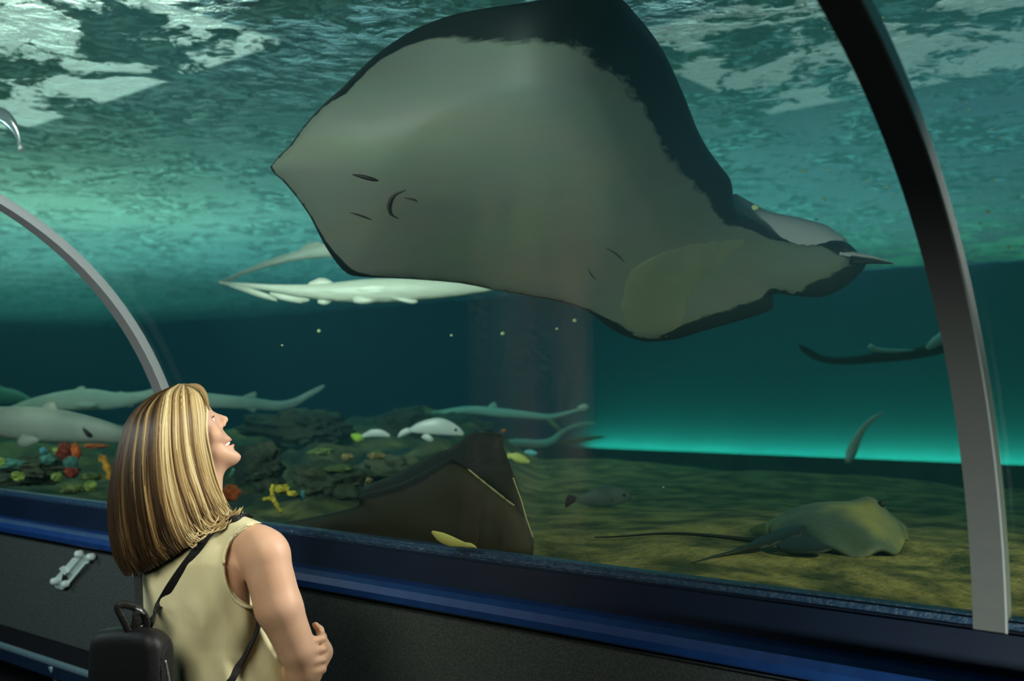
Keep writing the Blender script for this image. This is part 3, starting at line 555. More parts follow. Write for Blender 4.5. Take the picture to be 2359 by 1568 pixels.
coral_lump('orange cup sponge at the woman\'s throat', 533, 1136, 4.1, (22, 17), 'orange', 19, name='sponge', cat='sponge')
coral_lump('yellow leather coral on the reef right of the orange cup sponge', 650, 1126, 3.95, (19, 11), 'yellow', 20)
coral_lump('yellow coral lobe drooping right of the leather coral', 672, 1136, 3.92, (13, 7), 'yellow', 21)
coral_branch('yellow branching coral below the leather coral', [[(650,1180),(640,1168),(634,1155),(628,1142)], [(634,1155),(622,1148),(606,1150)], [(628,1142),(626,1128),(630,1115)]], 3.85, .008, 'yellow')
coral_lump('tiny blue green coral right of the yellow leather coral', 697, 1141, 4.0, (5, 14), 'blue', 23)
coral_lump('tan curled coral on the reef above the dark ray', 868, 1050, 4.6, (22, 9), 'tan', 24)
coral_lump('second tan coral left of the curled coral', 800, 1052, 4.8, (14, 8), 'tan', 25)
coral_lump('olive coral cluster beneath the tan corals', 780, 1078, 4.5, (36, 8), 'olive', 26)
coral_lump('low olive coral by the lime tailed fish', 740, 1040, 5.2, (30, 8), 'olive', 27)
coral_lump('small rusty coral at the dark ray\'s upper tip', 1160, 992, 6.0, (6, 4), 'orange', 28)
coral_lump('rusty coral knob at the middle of the reef', 850, 1106, 4.1, (8, 6), 'tan', 29)
for i, (x, y, d, r, lab) in enumerate([(700,985,6.6,(120,26),'broad dark reef rock behind the woman\'s face'), (935,985,6.9,(80,24),'dark reef rock behind the small lime tailed fish'), (1060,1000,7.4,(100,22),'dark reef rock ending at the drop-off'), (600,1075,4.9,(60,34),'dark rock behind the woman\'s chin'), (760,1110,4.6,(90,28),'black rock hollow behind the yellow coral'), (70,1085,5.1,(90,20),'dark rock under the left corals'), (900,1085,4.9,(80,24),'dark rock rising behind the dark ray\'s wing')]):
    p = PX(x, y, d); k = d/FPX; o = lump_mesh('reef_rock', p, (r[0]*k, r[0]*k*.8, r[1]*k*1.5), m_rockd, None, 40+i, .5, 1.8, 1, 5, 6); tag(o, lab, 'rock')
# ================================================================== WALL FITTINGS
def onwall(x, y, yy):
    v = FW + RT*((x-1179.5)/FPX) - UP*((y-784)/FPX); return Vector((0, 0, CAMZ)) + v*(yy/v.y)
m_plas = mat('clear_plastic', (.42, .55, .52), .15, spec=.8, coat=.5); m_plas2 = mat('milky_plastic', (.62, .75, .70), .3, spec=.6)
YW = TD-.016
br = empty('wall_holder', onwall(168, 1310, YW), 'clear plastic holder with four knobs fixed to the grey panel', 'holder')
def wall_plate(name, pts, y0, y1, m):
    a = [onwall(x, y, TD-.016) for x, y in pts]; n = len(a); vs = [Vector((p.x, y0, p.z)) for p in a]+[Vector((p.x, y1, p.z)) for p in a]
    fs = [tuple(range(n)), tuple(n+i for i in reversed(range(n)))]+[(i, (i+1) % n, n+(i+1) % n, n+i) for i in range(n)]
    return mesh_obj(name, vs, fs, m, br, smooth=False)
wall_plate('back_plate', [(129,1341),(136,1326),(182,1277),(192,1272),(212,1283),(213,1292),(160,1350),(150,1357),(134,1352)], YW, YW-.012, m_plas)
wall_plate('cover_strip', [(139,1330),(180,1283),(196,1284),(152,1337)], YW-.012, YW-.022, m_plas2)
wall_plate('cover_strip', [(160,1345),(205,1293),(209,1296),(166,1347)], YW-.012, YW-.02, m_plas2)
wall_plate('clip_band', [(154,1307),(162,1301),(172,1316),(166,1322)], YW-.022, YW-.032, m_plas2)
wall_plate('slot', [(158,1319),(163,1317),(168,1328),(160,1339),(155,1336)], YW-.0225, YW-.024, m_black)
for x, y in ((184,1275),(211,1282),(128,1338),(153,1344)):
    c = onwall(x, y, YW-.02); vs, fs = loft([c+Vector((0, .01, 0)), c, c-Vector((0, .014, 0)), c-Vector((0, .02, 0))], [.014, .014, .013, .007], [.014, .014, .013, .007]); mesh_obj('knob', vs, fs, m_plas2, br)
# hand rail low on the wall
yr = 1.93; pa, pb = onwall(0, 1476, yr), onwall(190, 1558, yr); zr = (pa.z+pb.z)/2
hr = empty('handrail', (-3.3, yr, zr), 'thin steel blue handrail running low along the dark wall', 'handrail')
m_steel = mat('blue_steel', (.16, .26, .31), .35, metal=.4)
tube('rail', [Vector((-12, yr, zr)), Vector((-6, yr, zr)), Vector((-3, yr, zr)), Vector((1.5, yr, zr))], .013, m_steel, hr, 14)
extrude_x('rail_skirt', [(yr-.008, zr-.05), (yr+.008, zr-.05), (yr+.008, zr-.005), (yr-.008, zr-.005)], -12, 1.5, m_navy, hr)
cx = onwall(122, 1545, yr).x
for x in (cx-2.4, cx-1.2, cx, cx+1.2, cx+2.4):
    tube('rail_bracket', [Vector((x, TD+.01, zr-.10)), Vector((x, TD-.08, zr-.10)), Vector((x, yr+.02, zr-.07)), Vector((x, yr, zr-.01))], [.016, .014, .014, .018], m_steel, hr, 10, Vector((1, 0, 0)))
# ================================================================== WOMAN  (worked in a frame of 948 units per metre at 2.6 m)
US = 948.0; D0 = 2.6
def W3(x, y, z=0): return PX(x, y, D0+float(z)/US)
def W3a(V):
    V = np.asarray(V, float); d = D0+V[:, 2:3]/US
    f, r, u = np.array(FW), np.array(RT), np.array(UP)
    return np.array([0, 0, CAMZ])+d*(f+r*((V[:, 0:1]-1179.5)/FPX)-u*((V[:, 1:2]-784)/FPX))
def smin(a, b, k):
    h = np.clip(.5+.5*(b-a)/k, 0, 1); return b*(1-h)+a*h-k*h*(1-h)
def smax(a, b, k): return -smin(-a, -b, k)
def sd_cap(P, a, b, ra, rb):
    a = np.array(a, float); b = np.array(b, float); ab = b-a; t = np.clip(((P-a)@ab)/(ab@ab), 0, 1)
    return np.linalg.norm(P-a-t[..., None]*ab, axis=-1)-(ra+(rb-ra)*t)
def sd_ell(P, c, r, M_=None):
    q = P-np.array(c, float)
    if M_ is not None: q = q@np.array(M_, float).T
    r = np.array(r, float); k0 = np.linalg.norm(q/r, axis=-1); k1 = np.linalg.norm(q/(r*r), axis=-1); return k0*(k0-1)/np.maximum(k1, 1e-9)
def sd_mesh(name, f, lo, hi, h, m, parent=None, fix=None):
    """surface nets of a signed distance function"""
    ax = [np.arange(lo[i], hi[i]+h, h) for i in range(3)]
    G = np.stack(np.meshgrid(*ax, indexing='ij'), -1); n = G.shape[:3]
    D = np.empty(n)
    for i in range(n[0]): D[i] = f(G[i])
    S = D < 0
    corner = [(a, b, c) for a in (0, 1) for b in (0, 1) for c in (0, 1)]
    cnt = sum(S[a:n[0]-1+a, b:n[1]-1+b, c:n[2]-1+c].astype(int) for a, b, c in corner)
    act = (cnt > 0) & (cnt < 8); idx = -np.ones(act.shape, int); cells = np.argwhere(act); idx[act] = np.arange(len(cells))
    acc = np.zeros((len(cells), 3)); num = np.zeros(len(cells))
    for i, p in enumerate(corner):
        for q in corner[i+1:]:
            if sum(abs(p[k]-q[k]) for k in range(3)) != 1: continue
            a = D[tuple((cells+p).T)]; b = D[tuple((cells+q).T)]; mk = (a < 0) != (b < 0); t = a[mk]/(a[mk]-b[mk])
            acc[mk] += np.array(p)+t[:, None]*(np.array(q)-np.array(p)); num[mk] += 1
    V = (cells+acc/num[:, None])*h+np.array([x[0] for x in ax]); F = []
    for k in range(3):
        o = [i for i in range(3) if i != k]; sh = [slice(1, -1)]*3; sh[k] = slice(0, -1)
        nb = [slice(1, -1)]*3; nb[k] = slice(1, None)
        a = S[tuple(sh)]; b = S[tuple(nb)]; E = np.argwhere(a != b); E = E+np.array([0 if i == k else 1 for i in range(3)])
        d1 = np.zeros(3, int); d1[o[0]] = 1; d2 = np.zeros(3, int); d2[o[1]] = 1
        q = np.stack([idx[tuple((E-d1-d2).T)], idx[tuple((E-d2).T)], idx[tuple(E.T)], idx[tuple((E-d1).T)]], 1); F.append(q[(q >= 0).all(1)])
    F = np.concatenate(F); Wd = W3a(V)
    o = mesh_obj(name, Wd, F.tolist(), m, parent); s = o.modifiers.new('smooth', 'SMOOTH'); s.factor = .5; s.iterations = 2
    return o
# ---- materials
m_skin = mat('skin', (.66, .40, .27), .5, spec=.35, col2=(.70, .44, .31), scale=14, sss=.12)
m_blouse = mat('cream_linen', (.66, .62, .38), .85, col2=(.70, .66, .42), scale=26, bump=.22, bscale=11, stretch=(1, 1, .4))
m_piping = mat('cream_piping', (.74, .70, .46), .8); m_strap = mat('black_webbing', (.004, .005, .005), .6, bump=.2, bscale=200)
m_bag = mat('black_nylon', (.005, .006, .008), .55, spec=.4, bump=.08, bscale=150)
m_zip = mat('zip_metal', (.30, .33, .34), .3, metal=.6)
woman = empty('person', W3(470, 2420, 30), 'woman with blonde bobbed hair in a sleeveless cream blouse looking up at the big stingray', 'person')
woman.location.z = 0
# ---- head in profile: polygon of the mid line, narrowed towards the sides
HK = np.array([405., 978.]); E1 = np.array([.85, -.53]); E2 = np.array([-.53, -.85])
PROF = [(88,-22),(92,-32),(89,-50),(86,-66),(88,-80),(90,-92),(84,-97),(70,-101),(80,-106),(86,-112),(83,-121),(89,-131),(90,-141),(84,-148),(70,-151),(50,-149),(34,-148),(10,-140),(-20,-120),(-50,-80),(-80,-40),(-86,0),(-80,34),(-60,62),(-25,78),(15,82),(50,72),(76,45),(88,15),(89,-8)]
def sd_poly(X, Y, P):
    P = np.array(P, float); Q = np.roll(P, -1, 0); d = np.full(X.shape, 1e9); s = np.ones(X.shape)
    for (ax, ay), (bx, by) in zip(P, Q):
        ex, ey = bx-ax, by-ay; wx, wy = X-ax, Y-ay; t = np.clip((wx*ex+wy*ey)/(ex*ex+ey*ey), 0, 1)
        d = np.minimum(d, (wx-ex*t)**2+(wy-ey*t)**2)
        c1 = Y >= ay; c2 = Y < by; c3 = ex*wy > ey*wx
        s = np.where((c1 & c2 & c3) | (~c1 & ~c2 & ~c3), -s, s)
    return s*np.sqrt(d)
HZ = 6.0
def hl(P):
    dx = P[..., 0]-HK[0]; dy = P[..., 1]-HK[1]; return dx*E1[0]+dy*E1[1], dx*E2[0]+dy*E2[1], P[..., 2]-HZ
def sd_head(P):
    a, b, z = hl(P)
    Wd = np.interp(b, [-150, -130, -90, -40, 0, 40, 90], [36, 44, 56, 66, 73, 74, 70])
    s = np.sqrt(np.clip(1-(z/Wd)**2, .02, 1))**.75
    ca, cb = 5.0, -25.0
    d = sd_poly(ca+(a-ca)/s, cb+(b-cb)/(.35+.65*s), PROF)*s*.8
    d = smax(d, np.abs(z)-Wd, 14)
    H = np.stack([a, b, z], -1)
    d = smin(d, sd_cap(H, (86,-26,0), (103,-47,0), 5, 7), 9)      # nose bridge
    d = smin(d, sd_ell(H, (101,-51,0), (9.5,7.5,8.5)), 5)
    for s_ in (-1, 1): d = smin(d, sd_ell(H, (92,-58,9*s_), (9,6,6)), 4)     # nostril wings
    d = smin(d, sd_ell(H, (82,-94,0), (10,6,20)), 5)              # upper lip
    d = smin(d, sd_ell(H, (79,-112,0), (9,6,18)), 5)              # lower lip
    for s_ in (-1, 1):
        d = smin(d, sd_ell(H, (62,-66,38*s_), (18,18,18)), 16)    # cheek
        d = smax(d, -sd_ell(H, (86,-34,25*s_), (11,9,12)), 8)     # eye socket
        d = smin(d, sd_ell(H, (70,-34,25*s_), (11,11,11)), 3)     # eyeball under the lid
        d = smin(d, sd_ell(H, (-6,-48,68*s_), (14,22,7)), 4)      # ear
    d = smax(d, -sd_ell(H, (92,-102,0), (14,5.5,22)), 3)          # open smile
    return d
RS = (608, 1272, -78); 
def sd_hand(P):
    d = sd_cap(P, (716, 1512, 34), (742, 1500, 8), 24, 26)
    d = smin(d, sd_ell(P, (741, 1502, -4), (19, 44, 30)), 12)
    for i, (y, L_) in enumerate(((1466, .9), (1490, 1.0), (1514, .96), (1536, .8))):
        k = (746-abs(i-1.4)*3, y, -22); k2 = (742, y+5, -22-32*L_); tip = (722+2*i, y+9, -26-48*L_); tip2 = (708+3*i, y+11, -28-52*L_)
        f = smin(sd_cap(P, k, k2, 12.5, 10.5), sd_cap(P, k2, tip, 10.5, 9), 3); f = smin(f, sd_cap(P, tip, tip2, 9, 8), 3)
        d = smin(d, f, 3.5)
    th = smin(sd_cap(P, (742, 1474, 8), (737, 1450, -6), 12, 10), sd_cap(P, (737, 1450, -6), (726, 1438, -20), 9.5, 8), 4)
    return smin(d, th, 5)
def sd_torso(P, g=0.0):
    """chest, waist and hips round an axis turned 36 degrees; g swells it into the blouse"""
    y = P[..., 1]; cx = np.interp(y, [1200,1300,1400,1500,1600,1720], [448,445,452,470,490,498]); cz = np.interp(y, [1200,1300,1400,1500,1720], [15,15,25,32,30])
    hw = np.interp(y, [1180,1230,1300,1400,1500,1600,1720], [95,128,148,140,126,138,165])+g; hd = np.interp(y, [1180,1230,1300,1400,1500,1600,1720], [48,66,88,104,104,108,122])+g
    dx = P[..., 0]-cx; dz = P[..., 2]-cz; u = dx*.809-dz*.588; v = dx*.588+dz*.809
    r = (np.abs(u/hw)**2.3+np.abs(v/hd)**2.3)**(1/2.3); d = (r-1)*np.minimum(hw, hd)
    return smax(d, (1216-g*.8)-y, 46)
def sd_shoulders(P, g=0.0):
    d = smin(sd_cap(P, (470, 1196, -6), (590, 1250, -72), 34+g, 44+g), sd_cap(P, (440, 1200, 14), (345, 1285, 92), 36+g, 42+g), 20)
    return d
def sd_skin(P):
    d = smin(sd_head(P), smin(sd_cap(P, (440, 1075, 8), (452, 1200, 4), 52, 58), sd_cap(P, (474, 1080, 6), (468, 1160, 2), 40, 44), 10), 16)
    d = smin(d, sd_shoulders(P), 18); t = smax(sd_torso(P, -8), P[..., 1]-1690, 6); d = smin(d, t, 20)
    arm = smin(sd_ell(P, RS, (60, 58, 56)), sd_cap(P, (612, 1290, -80), (642, 1400, -84), 57, 55), 14)
    arm = smin(arm, sd_cap(P, (642, 1400, -84), (686, 1500, -60), 55, 45), 14); arm = smin(arm, sd_cap(P, (686, 1500, -60), (702, 1546, -40), 45, 40), 8)
    arm = smin(arm, sd_cap(P, (700, 1548, -36), (645, 1566, 90), 38, 32), 12); arm = smin(arm, sd_cap(P, (645, 1566, 90), (560, 1545, 190), 32, 24), 8)
    d = smin(d, arm, 14)
    la = smin(sd_ell(P, (352, 1308, 104), (50, 54, 52)), sd_cap(P, (360, 1320, 108), (385, 1460, 175), 44, 38), 12)
    la = smin(la, sd_cap(P, (385, 1460, 175), (430, 1560, 240), 38, 36), 8); la = smin(la, sd_cap(P, (430, 1560, 240), (600, 1545, 150), 36, 30), 8); la = smin(la, sd_cap(P, (600, 1545, 150), (716, 1512, 36), 30, 23), 8)
    d = smin(d, la, 10); return smin(d, sd_hand(P), 5)
def sd_blouse(P):
    d = smin(sd_torso(P, 5), sd_shoulders(P, 5), 20)
    y = P[..., 1]; x = P[..., 0]
    fold = 4.6*np.sin(x*.055+y*.021)+2.8*np.sin(x*.11-y*.035+1.3)*np.cos(y*.02)
    d = d+fold*np.clip((y-1290)/160, 0, 1)
    # loose front hanging under the folded arms
    d = smin(d, sd_cap(P, (560, 1430, 52), (612, 1700, 22), 60, 92), 34)
    hole = (np.sqrt(((x-623)/105)**2+((y-1303)/100)**2)-1)*100
    d = smax(d, -smax(hole, P[..., 2]-45, 10), 3)
    hole2 = (np.sqrt(((x-290)/70)**2+((y-1330)/95)**2)-1)*70
    d = smax(d, -smax(hole2, 40-P[..., 2], 10), 3)
    d = smax(d, -(np.sqrt(((x-462)/62)**2+((P[..., 2]-0)/66)**2+((y-1168)/48)**2)-1)*50, 4)
    return smax(d, y-1730, 5)
sd_mesh('body', sd_skin, (240, 870, -165), (780, 1710, 300), 5.0, m_skin, woman)
sd_mesh('blouse', sd_blouse, (255, 1120, -165), (720, 1745, 260), 6.0, m_blouse, woman)
def zfront(f, x, y, z0=-200, z1=200):
    Z = np.arange(z0, z1, 2.0); P = np.stack([np.full_like(Z, x), np.full_like(Z, y), Z], -1); d = f(P); k = np.argmax(d < 0)
    return Z[k] if (d < 0).any() else 60.0
# eye, brow, teeth, lips
def H3(a, b, z): v = HK+E1*a+E2*b; return W3(v[0], v[1], z+HZ)
m_eye = mat('eye_white', (.8, .78, .74), .2); m_lash = mat('lash', (.09, .05, .03), .7); m_teeth = mat('teeth', (.85, .83, .74), .3); m_lip = mat('lip', (.62, .27, .22), .45)
for s_ in (-1, 1):
    bm = bmesh.new(); bmesh.ops.create_icosphere(bm, subdivisions=3, radius=.0112); c = H3(71.5, -34, 25*s_); V = [v.co+c for v in bm.verts]; F = [[v.index for v in f.verts] for f in bm.faces]; bm.free()
    e = mesh_obj('eye', V, F, m_eye, woman)
    tube('eyelash', [H3(77,-31,13*s_), H3(85,-29.5,25*s_), H3(77,-31,36*s_)], [.0012, .0018, .001], m_lash, woman, 6)
    tube('eyebrow', [H3(85,-14,10*s_), H3(84,-11,24*s_), H3(72,-14,38*s_)], [.002, .0028, .0014], mat('brow', (.30, .19, .09), .8), woman, 6)
q = [H3(66,-100,-17), H3(78,-99.5,-9), H3(81,-99,0), H3(78,-99.5,9), H3(66,-100,17)]
vs, fs = loft(spline(q, 12), [.004]*12, [.0045]*12, (H3(0,10,0)-H3(0,0,0)).normalized(), 8); mesh_obj('teeth', vs, fs, m_teeth, woman)
tube('lips', spline([H3(62,-99,-21), H3(80,-95.5,-12), H3(88.5,-95.5,0), H3(80,-95.5,12), H3(62,-99,21)], 16), [.0015+.0022*math.sin(math.pi*i/15) for i in range(16)], m_lip, woman, 8)
tube('lips', spline([H3(62,-102,-20), H3(79,-109,-11), H3(86.5,-110,0), H3(79,-109,11), H3(62,-102,20)], 16), [.0015+.0024*math.sin(math.pi*i/15) for i in range(16)], m_lip, woman, 8)
for i, (x, y) in enumerate(((709,1477),(712,1501),(715,1525),(718,1547))):
    z = zfront(sd_hand, x, y); bm = bmesh.new(); bmesh.ops.create_icosphere(bm, subdivisions=2, radius=1); c = W3(x-1, y, z+2); V = [c+RT*(v.co.x*.0045)+UP*(v.co.y*.0045)+FW*(v.co.z*.0022) for v in bm.verts]; F = [[v.index for v in f.verts] for f in bm.faces]; bm.free()
    mesh_obj('fingernail', V, F, mat('nail', (.78, .50, .42), .3), woman)
# ---- armhole piping, seams
arm_hole = [(577,1206),(556,1216),(538,1234),(524,1262),(518,1296),(520,1330),(530,1360),(548,1383),(570,1396),(592,1399)]
q = spline(arm_hole, 40); tube('armhole_piping', [W3(x-3, y+1, zfront(sd_blouse, x-8, y+3)-1) for x, y in q], .0042, m_piping, woman, 8)
q = spline([(540,1240),(505,1262),(485,1290),(470,1330)], 12)
# ---- hair: closed cap with a fall of locks over it
G = [ # guide curves: crown to tip, each (x, y, z)
 [(436,886,-6),(462,905,-34),(474,935,-46),(470,985,-66),(478,1040,-66),(490,1092,-58),(510,1145,-46),(534,1184,-36)],
 [(428,884,-8),(440,905,-52),(446,960,-76),(450,1020,-84),(462,1080,-84),(478,1130,-78),(498,1168,-70),(520,1194,-62)],
 [(420,884,-8),(412,912,-62),(412,965,-88),(416,1030,-98),(428,1090,-100),(446,1140,-98),(462,1182,-94),(484,1216,-90)],
 [(412,884,-8),(386,904,-44),(378,934,-72),(372,980,-92),(372,1050,-104),(380,1120,-108),(394,1178,-108),(412,1222,-106),(436,1252,-102)],
 [(408,888,-6),(366,912,-34),(338,948,-58),(330,995,-80),(324,1070,-94),(330,1150,-100),(342,1216,-100),(358,1262,-98),(384,1284,-94)],
 [(404,887,-2),(352,914,-14),(314,956,-34),(296,1010,-46),(284,1090,-58),(286,1170,-64),(296,1240,-66),(312,1288,-66),(334,1310,-64)],
 [(402,887,6),(346,916,7),(304,960,6),(282,1015,6),(264,1095,2),(257,1175,-2),(263,1245,-6),(278,1292,-8),(300,1314,-10)],
 [(404,887,14),(354,914,30),(316,954,44),(300,1012,56),(288,1092,60),(286,1172,58),(294,1240,52),(310,1286,48),(330,1306,44)],
 [(408,888,16),(368,912,44),(342,948,70),(336,996,86),(334,1070,94),(340,1150,92),(352,1214,88),(368,1256,84),(388,1276,80)],
 [(416,884,14),(394,904,52),(388,934,86),(386,976,100),(390,1050,104),(400,1120,100),(414,1176,94),(430,1216,90),(446,1240,86)],
 [(426,886,10),(430,906,66),(432,960,90),(438,1030,92),(450,1090,88),(466,1136,82),(484,1170,76),(500,1194,70)],
 [(434,886,2),(458,904,42),(466,940,60),(464,990,76),(472,1044,74),(482,1092,66),(498,1140,56),(512,1176,48)]]
GN = np.array([spline(g, 40) for g in G])           # guides x samples x 3
def guide(t):       # t in [0, len(G)-1]
    i = int(min(len(G)-2, max(0, t))); f = t-i; a, b, c, d = GN[max(0, i-1)], GN[i], GN[i+1], GN[min(len(G)-1, i+2)]
    return .5*((2*b)+(-a+c)*f+(2*a-5*b+4*c-d)*f*f+(-a+3*b-3*c+d)*f**3)
TS = np.linspace(0, len(G)-1, 90); rows = np.array([guide(t) for t in TS]); cen = rows.mean(0)
inner = rows+(cen[None]-rows)*np.array([.12]*40)[None, :, None]
Vh = np.concatenate([(rows+(cen[None]-rows)*.03).reshape(-1, 3), (rows+(cen[None]-rows)*.30).reshape(-1, 3)]); nt_, ns_ = rows.shape[:2]; F = []; N0 = nt_*ns_
for i in range(nt_-1):
    for j in range(ns_-1):
        a = i*ns_+j; F.append((a, a+1, a+ns_+1, a+ns_)); F.append((N0+a, N0+a+ns_, N0+a+ns_+1, N0+a+1))
for i in range(nt_-1): a = i*ns_; F += [(a, a+ns_, N0+a+ns_, N0+a), (a+ns_-1, N0+a+ns_-1, N0+a+2*ns_-1, a+2*ns_-1)]
for j in range(ns_-1): a = j; b_ = (nt_-1)*ns_+j; F += [(a, N0+a, N0+a+1, a+1), (b_, b_+1, N0+b_+1, N0+b_)]
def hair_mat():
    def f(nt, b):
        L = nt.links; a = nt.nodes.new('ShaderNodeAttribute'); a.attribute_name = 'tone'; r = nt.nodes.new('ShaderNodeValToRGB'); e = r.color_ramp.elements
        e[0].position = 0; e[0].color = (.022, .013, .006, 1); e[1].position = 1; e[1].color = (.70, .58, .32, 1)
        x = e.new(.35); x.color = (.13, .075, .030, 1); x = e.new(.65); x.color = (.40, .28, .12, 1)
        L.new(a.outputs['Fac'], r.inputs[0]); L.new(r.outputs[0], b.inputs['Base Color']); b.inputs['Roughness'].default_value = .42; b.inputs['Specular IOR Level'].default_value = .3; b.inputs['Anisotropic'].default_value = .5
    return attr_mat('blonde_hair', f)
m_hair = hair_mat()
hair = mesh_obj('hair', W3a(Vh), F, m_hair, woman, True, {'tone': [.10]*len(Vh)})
random.seed(11); sv = []; sf = []; st = []
def lock(path, r, tone, n=5):
    P = W3a(path); N = len(P); base = len(sv)
    for i in range(N):
        t = P[min(i+1, N-1)]-P[max(i-1, 0)]; t /= np.linalg.norm(t); s = np.cross(t, FW); s /= np.linalg.norm(s); u = np.cross(s, t)
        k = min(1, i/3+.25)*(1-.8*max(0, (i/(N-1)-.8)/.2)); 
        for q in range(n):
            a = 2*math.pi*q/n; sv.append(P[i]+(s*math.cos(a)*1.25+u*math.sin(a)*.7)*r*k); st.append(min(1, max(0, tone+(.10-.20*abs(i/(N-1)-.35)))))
    for i in range(N-1):
        for q in range(n): w = (q+1) % n; sf.append((base+i*n+q, base+i*n+w, base+(i+1)*n+w, base+(i+1)*n+q))
for k in range(1500):
    t = random.random()**.9*(len(G)-1) if k % 4 else random.random()*6.3
    g = guide(t)[::2].copy(); lift = random.uniform(-.02, .06); g += (g-cen[::2])*lift
    L_ = random.uniform(.82, 1.06); m_ = len(g); g = np.array([np.array([np.interp(i*min(L_, 1), np.arange(m_), g[:, c]) for c in range(3)]) for i in range(m_)])
    if L_ > 1: g[-4:, 1] += np.linspace(0, 14, 4)
    wob = random.uniform(0, 6.28); am = random.uniform(1, 4.5); fr_q = random.uniform(.25, .5)
    ph = np.arange(m_)*fr_q+wob; g[:, 0] += am*np.sin(ph)*np.linspace(0, 1, m_); g[:, 2] += am*np.cos(ph)*np.linspace(0, 1, m_)*.6
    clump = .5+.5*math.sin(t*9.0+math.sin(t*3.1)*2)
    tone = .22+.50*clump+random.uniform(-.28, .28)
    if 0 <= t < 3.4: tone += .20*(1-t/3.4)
    tone -= .72*min(1, max(0, (t-2.6)/2.4))  # front lightened, back darkened: light and shade put into the hair tone
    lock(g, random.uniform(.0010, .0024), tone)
for k in range(170):     # fringe swept over the forehead
    u = random.random(); z = random.uniform(-50, 46)
    x1 = 447+26*u; pth = spline([(430-10*u, 887-2*random.random(), z*.3), (449+6*u, 886+4*(1-u), z*.75), (468+5*u, 906-3*u, z), (477+3*u, 934, z*1.05), (474+2*u, 960+random.uniform(-6, 8), z*1.1)], 14)
    lock(pth, random.uniform(.0012, .0022), .42+random.uniform(-.18, .25))
for k in range(60):      # curled ends on the shoulder
    t = random.uniform(.6, 3.2); g = guide(t)[-1]; r_ = random.uniform(8, 20); dy = random.uniform(-14, 8)
    lock([(g[0]-10, g[1]-22+dy, g[2]-4), (g[0]+2, g[1]-6+dy, g[2]-7), (g[0]+r_, g[1]+2+dy, g[2]-8), (g[0]+r_*1.7, g[1]-5+dy, g[2]-6), (g[0]+r_*2, g[1]-14+dy, g[2]-3)], .0018, random.uniform(.45, .95))
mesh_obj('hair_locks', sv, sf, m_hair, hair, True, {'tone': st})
# ---- trousers and shoes, below the frame but standing on the floor
m_tr = mat('dark_trousers', (.03, .035, .05), .85); m_shoe = mat('brown_shoe', (.06, .03, .02), .5)
def sd_trousers(P):
    d = smin(smax(sd_torso(P, 1), np.maximum(1640-P[..., 1], P[..., 1]-1760), 10), sd_ell(P, (498, 1740, 30), (120, 90, 108)), 30)
    for hx, hz, kx, kz in ((535, -15, 540, -10), (462, 70, 470, 66)):
        d = smin(d, smin(sd_cap(P, (hx, 1760, hz), (kx, 2070, kz), 82, 56), sd_cap(P, (kx, 2070, kz), (kx-6, 2375, kz), 56, 44), 12), 18)
    return smax(d, P[..., 1]-2392, 4)
sd_mesh('trousers', sd_trousers, (320, 1630, -130), (680, 2400, 180), 11.0, m_tr, woman)
for kx, kz in ((534, -10), (464, 66)):
    c = W3(kx, 2385, kz); fd = (RT*.59+FH*.81).normalized(); S = [c-fd*.07, c-fd*.03, c+fd*.05, c+fd*.12, c+fd*.165]
    for p, h in zip(S, (.04, .045, .04, .03, .022)): p.z = h
    vs, fs = loft(S, [.03, .037, .042, .044, .022], [.04, .045, .04, .03, .022], n=14); mesh_obj('shoe', vs, fs, m_shoe, woman)
# ================================================================== BACKPACK
bag = empty('backpack', W3(300, 1600, -140), 'small black backpack with slim straps on the woman\'s back', 'backpack')
def sd_bag(P):
    q = P-np.array([303., 1592., -128.]); u = q[..., 0]*.809-q[..., 2]*.588; v = q[..., 0]*.588+q[..., 2]*.809; w_ = q[..., 1]
    u = u/(1+.10*np.clip(w_/150, -1, 1)); a = np.abs(u)-(112-46); b = np.abs(v)-(46-34); c = np.abs(w_+8*np.cos(u/60))-(146-46)
    d = np.sqrt(np.maximum(a, 0)**2+np.maximum(b, 0)**2+np.maximum(c, 0)**2)+np.minimum(np.maximum(a, np.maximum(b, c)), 0)-42
    return d
sd_mesh('bag_body', sd_bag, (150, 1410, -260), (460, 1760, 20), 7.0, m_bag, bag)
def sd_pocket(P):
    q = P-np.array([268., 1660., -176.]); u = q[..., 0]*.809-q[..., 2]*.588; v = q[..., 0]*.588+q[..., 2]*.809; w_ = q[..., 1]
    a = np.abs(u)-62; b = np.abs(v)-4; c = np.abs(w_)-48
    return np.sqrt(np.maximum(a, 0)**2+np.maximum(b, 0)**2+np.maximum(c, 0)**2)+np.minimum(np.maximum(a, np.maximum(b, c)), 0)-22
sd_mesh('front_pocket', sd_pocket, (150, 1560, -260), (400, 1760, -90), 7.0, m_bag, bag)
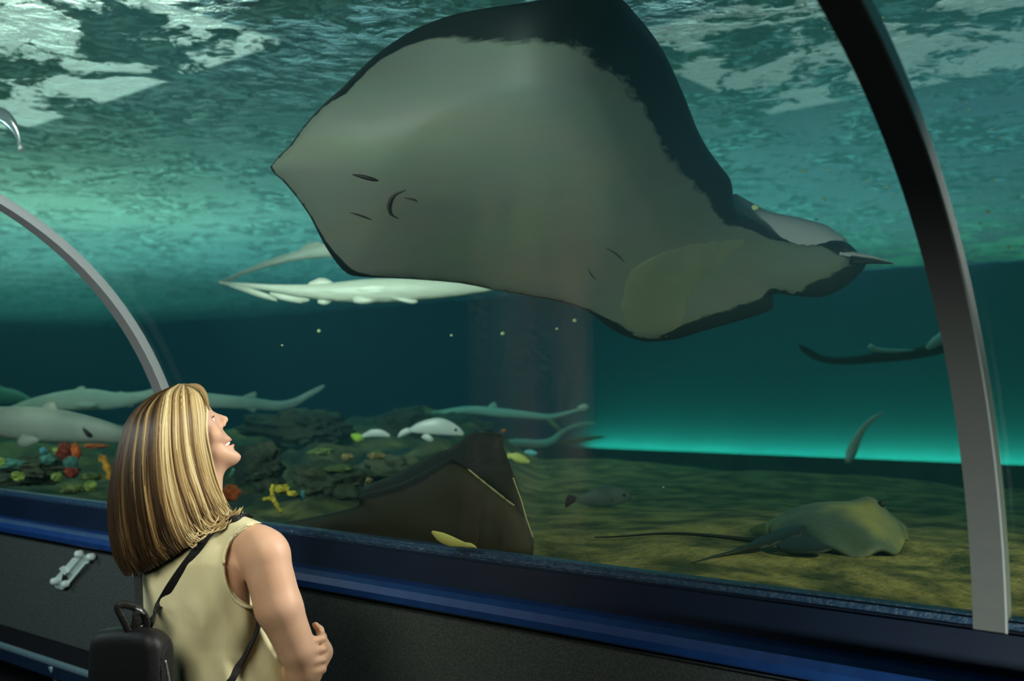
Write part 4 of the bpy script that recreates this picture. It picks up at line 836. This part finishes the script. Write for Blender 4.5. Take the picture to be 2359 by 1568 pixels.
def ribbon(name, pts, w, t, m, parent, n=40, upv=None):
    q = spline(pts, n); P = [W3(*p) for p in q]; vs, fs = loft(P, [w]*n, [t]*n, upv if upv is not None else FW*-1, 12, .6); return mesh_obj(name, vs, fs, m, parent)
def over(pts, off=-3):     # lay a path on the clothed back
    f = lambda P: np.minimum(sd_blouse(P), sd_skin(P)); return [(x, y, zfront(f, x, y)+off) for x, y in pts]
sp = over([(549,1196),(520,1203),(492,1224),(466,1252),(440,1284),(412,1322),(388,1358),(366,1396)])+[(350,1422,-128),(338,1450,-130)]
sp = [(575,1190,sp[0][2]+70), (564,1188,sp[0][2]+30)]+sp
ribbon('shoulder_strap', sp, .0105, .0022, m_strap, bag, 60)
sp2 = [(318,1275,20),(316,1300,-10),(317,1330,-40),(319,1365,-74),(320,1400,-104),(322,1440,-128)]
ribbon('shoulder_strap', sp2, .0115, .0022, m_strap, bag, 40)
sp3 = [(606,1402,20),(600,1416,-10)]+over([(590,1446),(574,1484),(556,1520),(536,1560),(512,1604),(480,1650)])+[(430,1690,-110)]
ribbon('side_strap', sp3, .0095, .0022, m_strap, bag, 50)
ribbon('grab_handle', [(300,1462,-165),(286,1430,-172),(272,1402,-176),(277,1392,-176),(296,1394,-172),(318,1402,-164),(333,1418,-156),(338,1436,-150),(334,1456,-144)], .0085, .0055, m_strap, bag, 40)
ribbon('grab_handle', [(316,1405,-166),(314,1425,-168),(311,1448,-166),(309,1462,-164)], .010, .004, m_strap, bag, 20)
tube('handle_rivet', [W3(312, 1400, -176), W3(322, 1405, -174), W3(332, 1414, -170)], [.002, .004, .002], m_zip, bag, 8)
def onbag(pts, off=-2): return [W3(x, y, zfront(sd_bag, x, y, -260, 40)+off) for x, y in pts]
tube('zip', onbag(spline([(381,1520),(385,1540),(390,1568),(396,1620)], 14), -3), .0024, m_zip, bag, 8)
tube('zip', onbag(spline([(404,1496),(412,1512),(418,1540),(423,1580),(426,1640)], 14), -1), .0026, m_zip, bag, 8)
tube('bag_seam', onbag(spline([(392,1474),(378,1500),(372,1530),(374,1600)], 14), -1), .0022, m_strap, bag, 8)
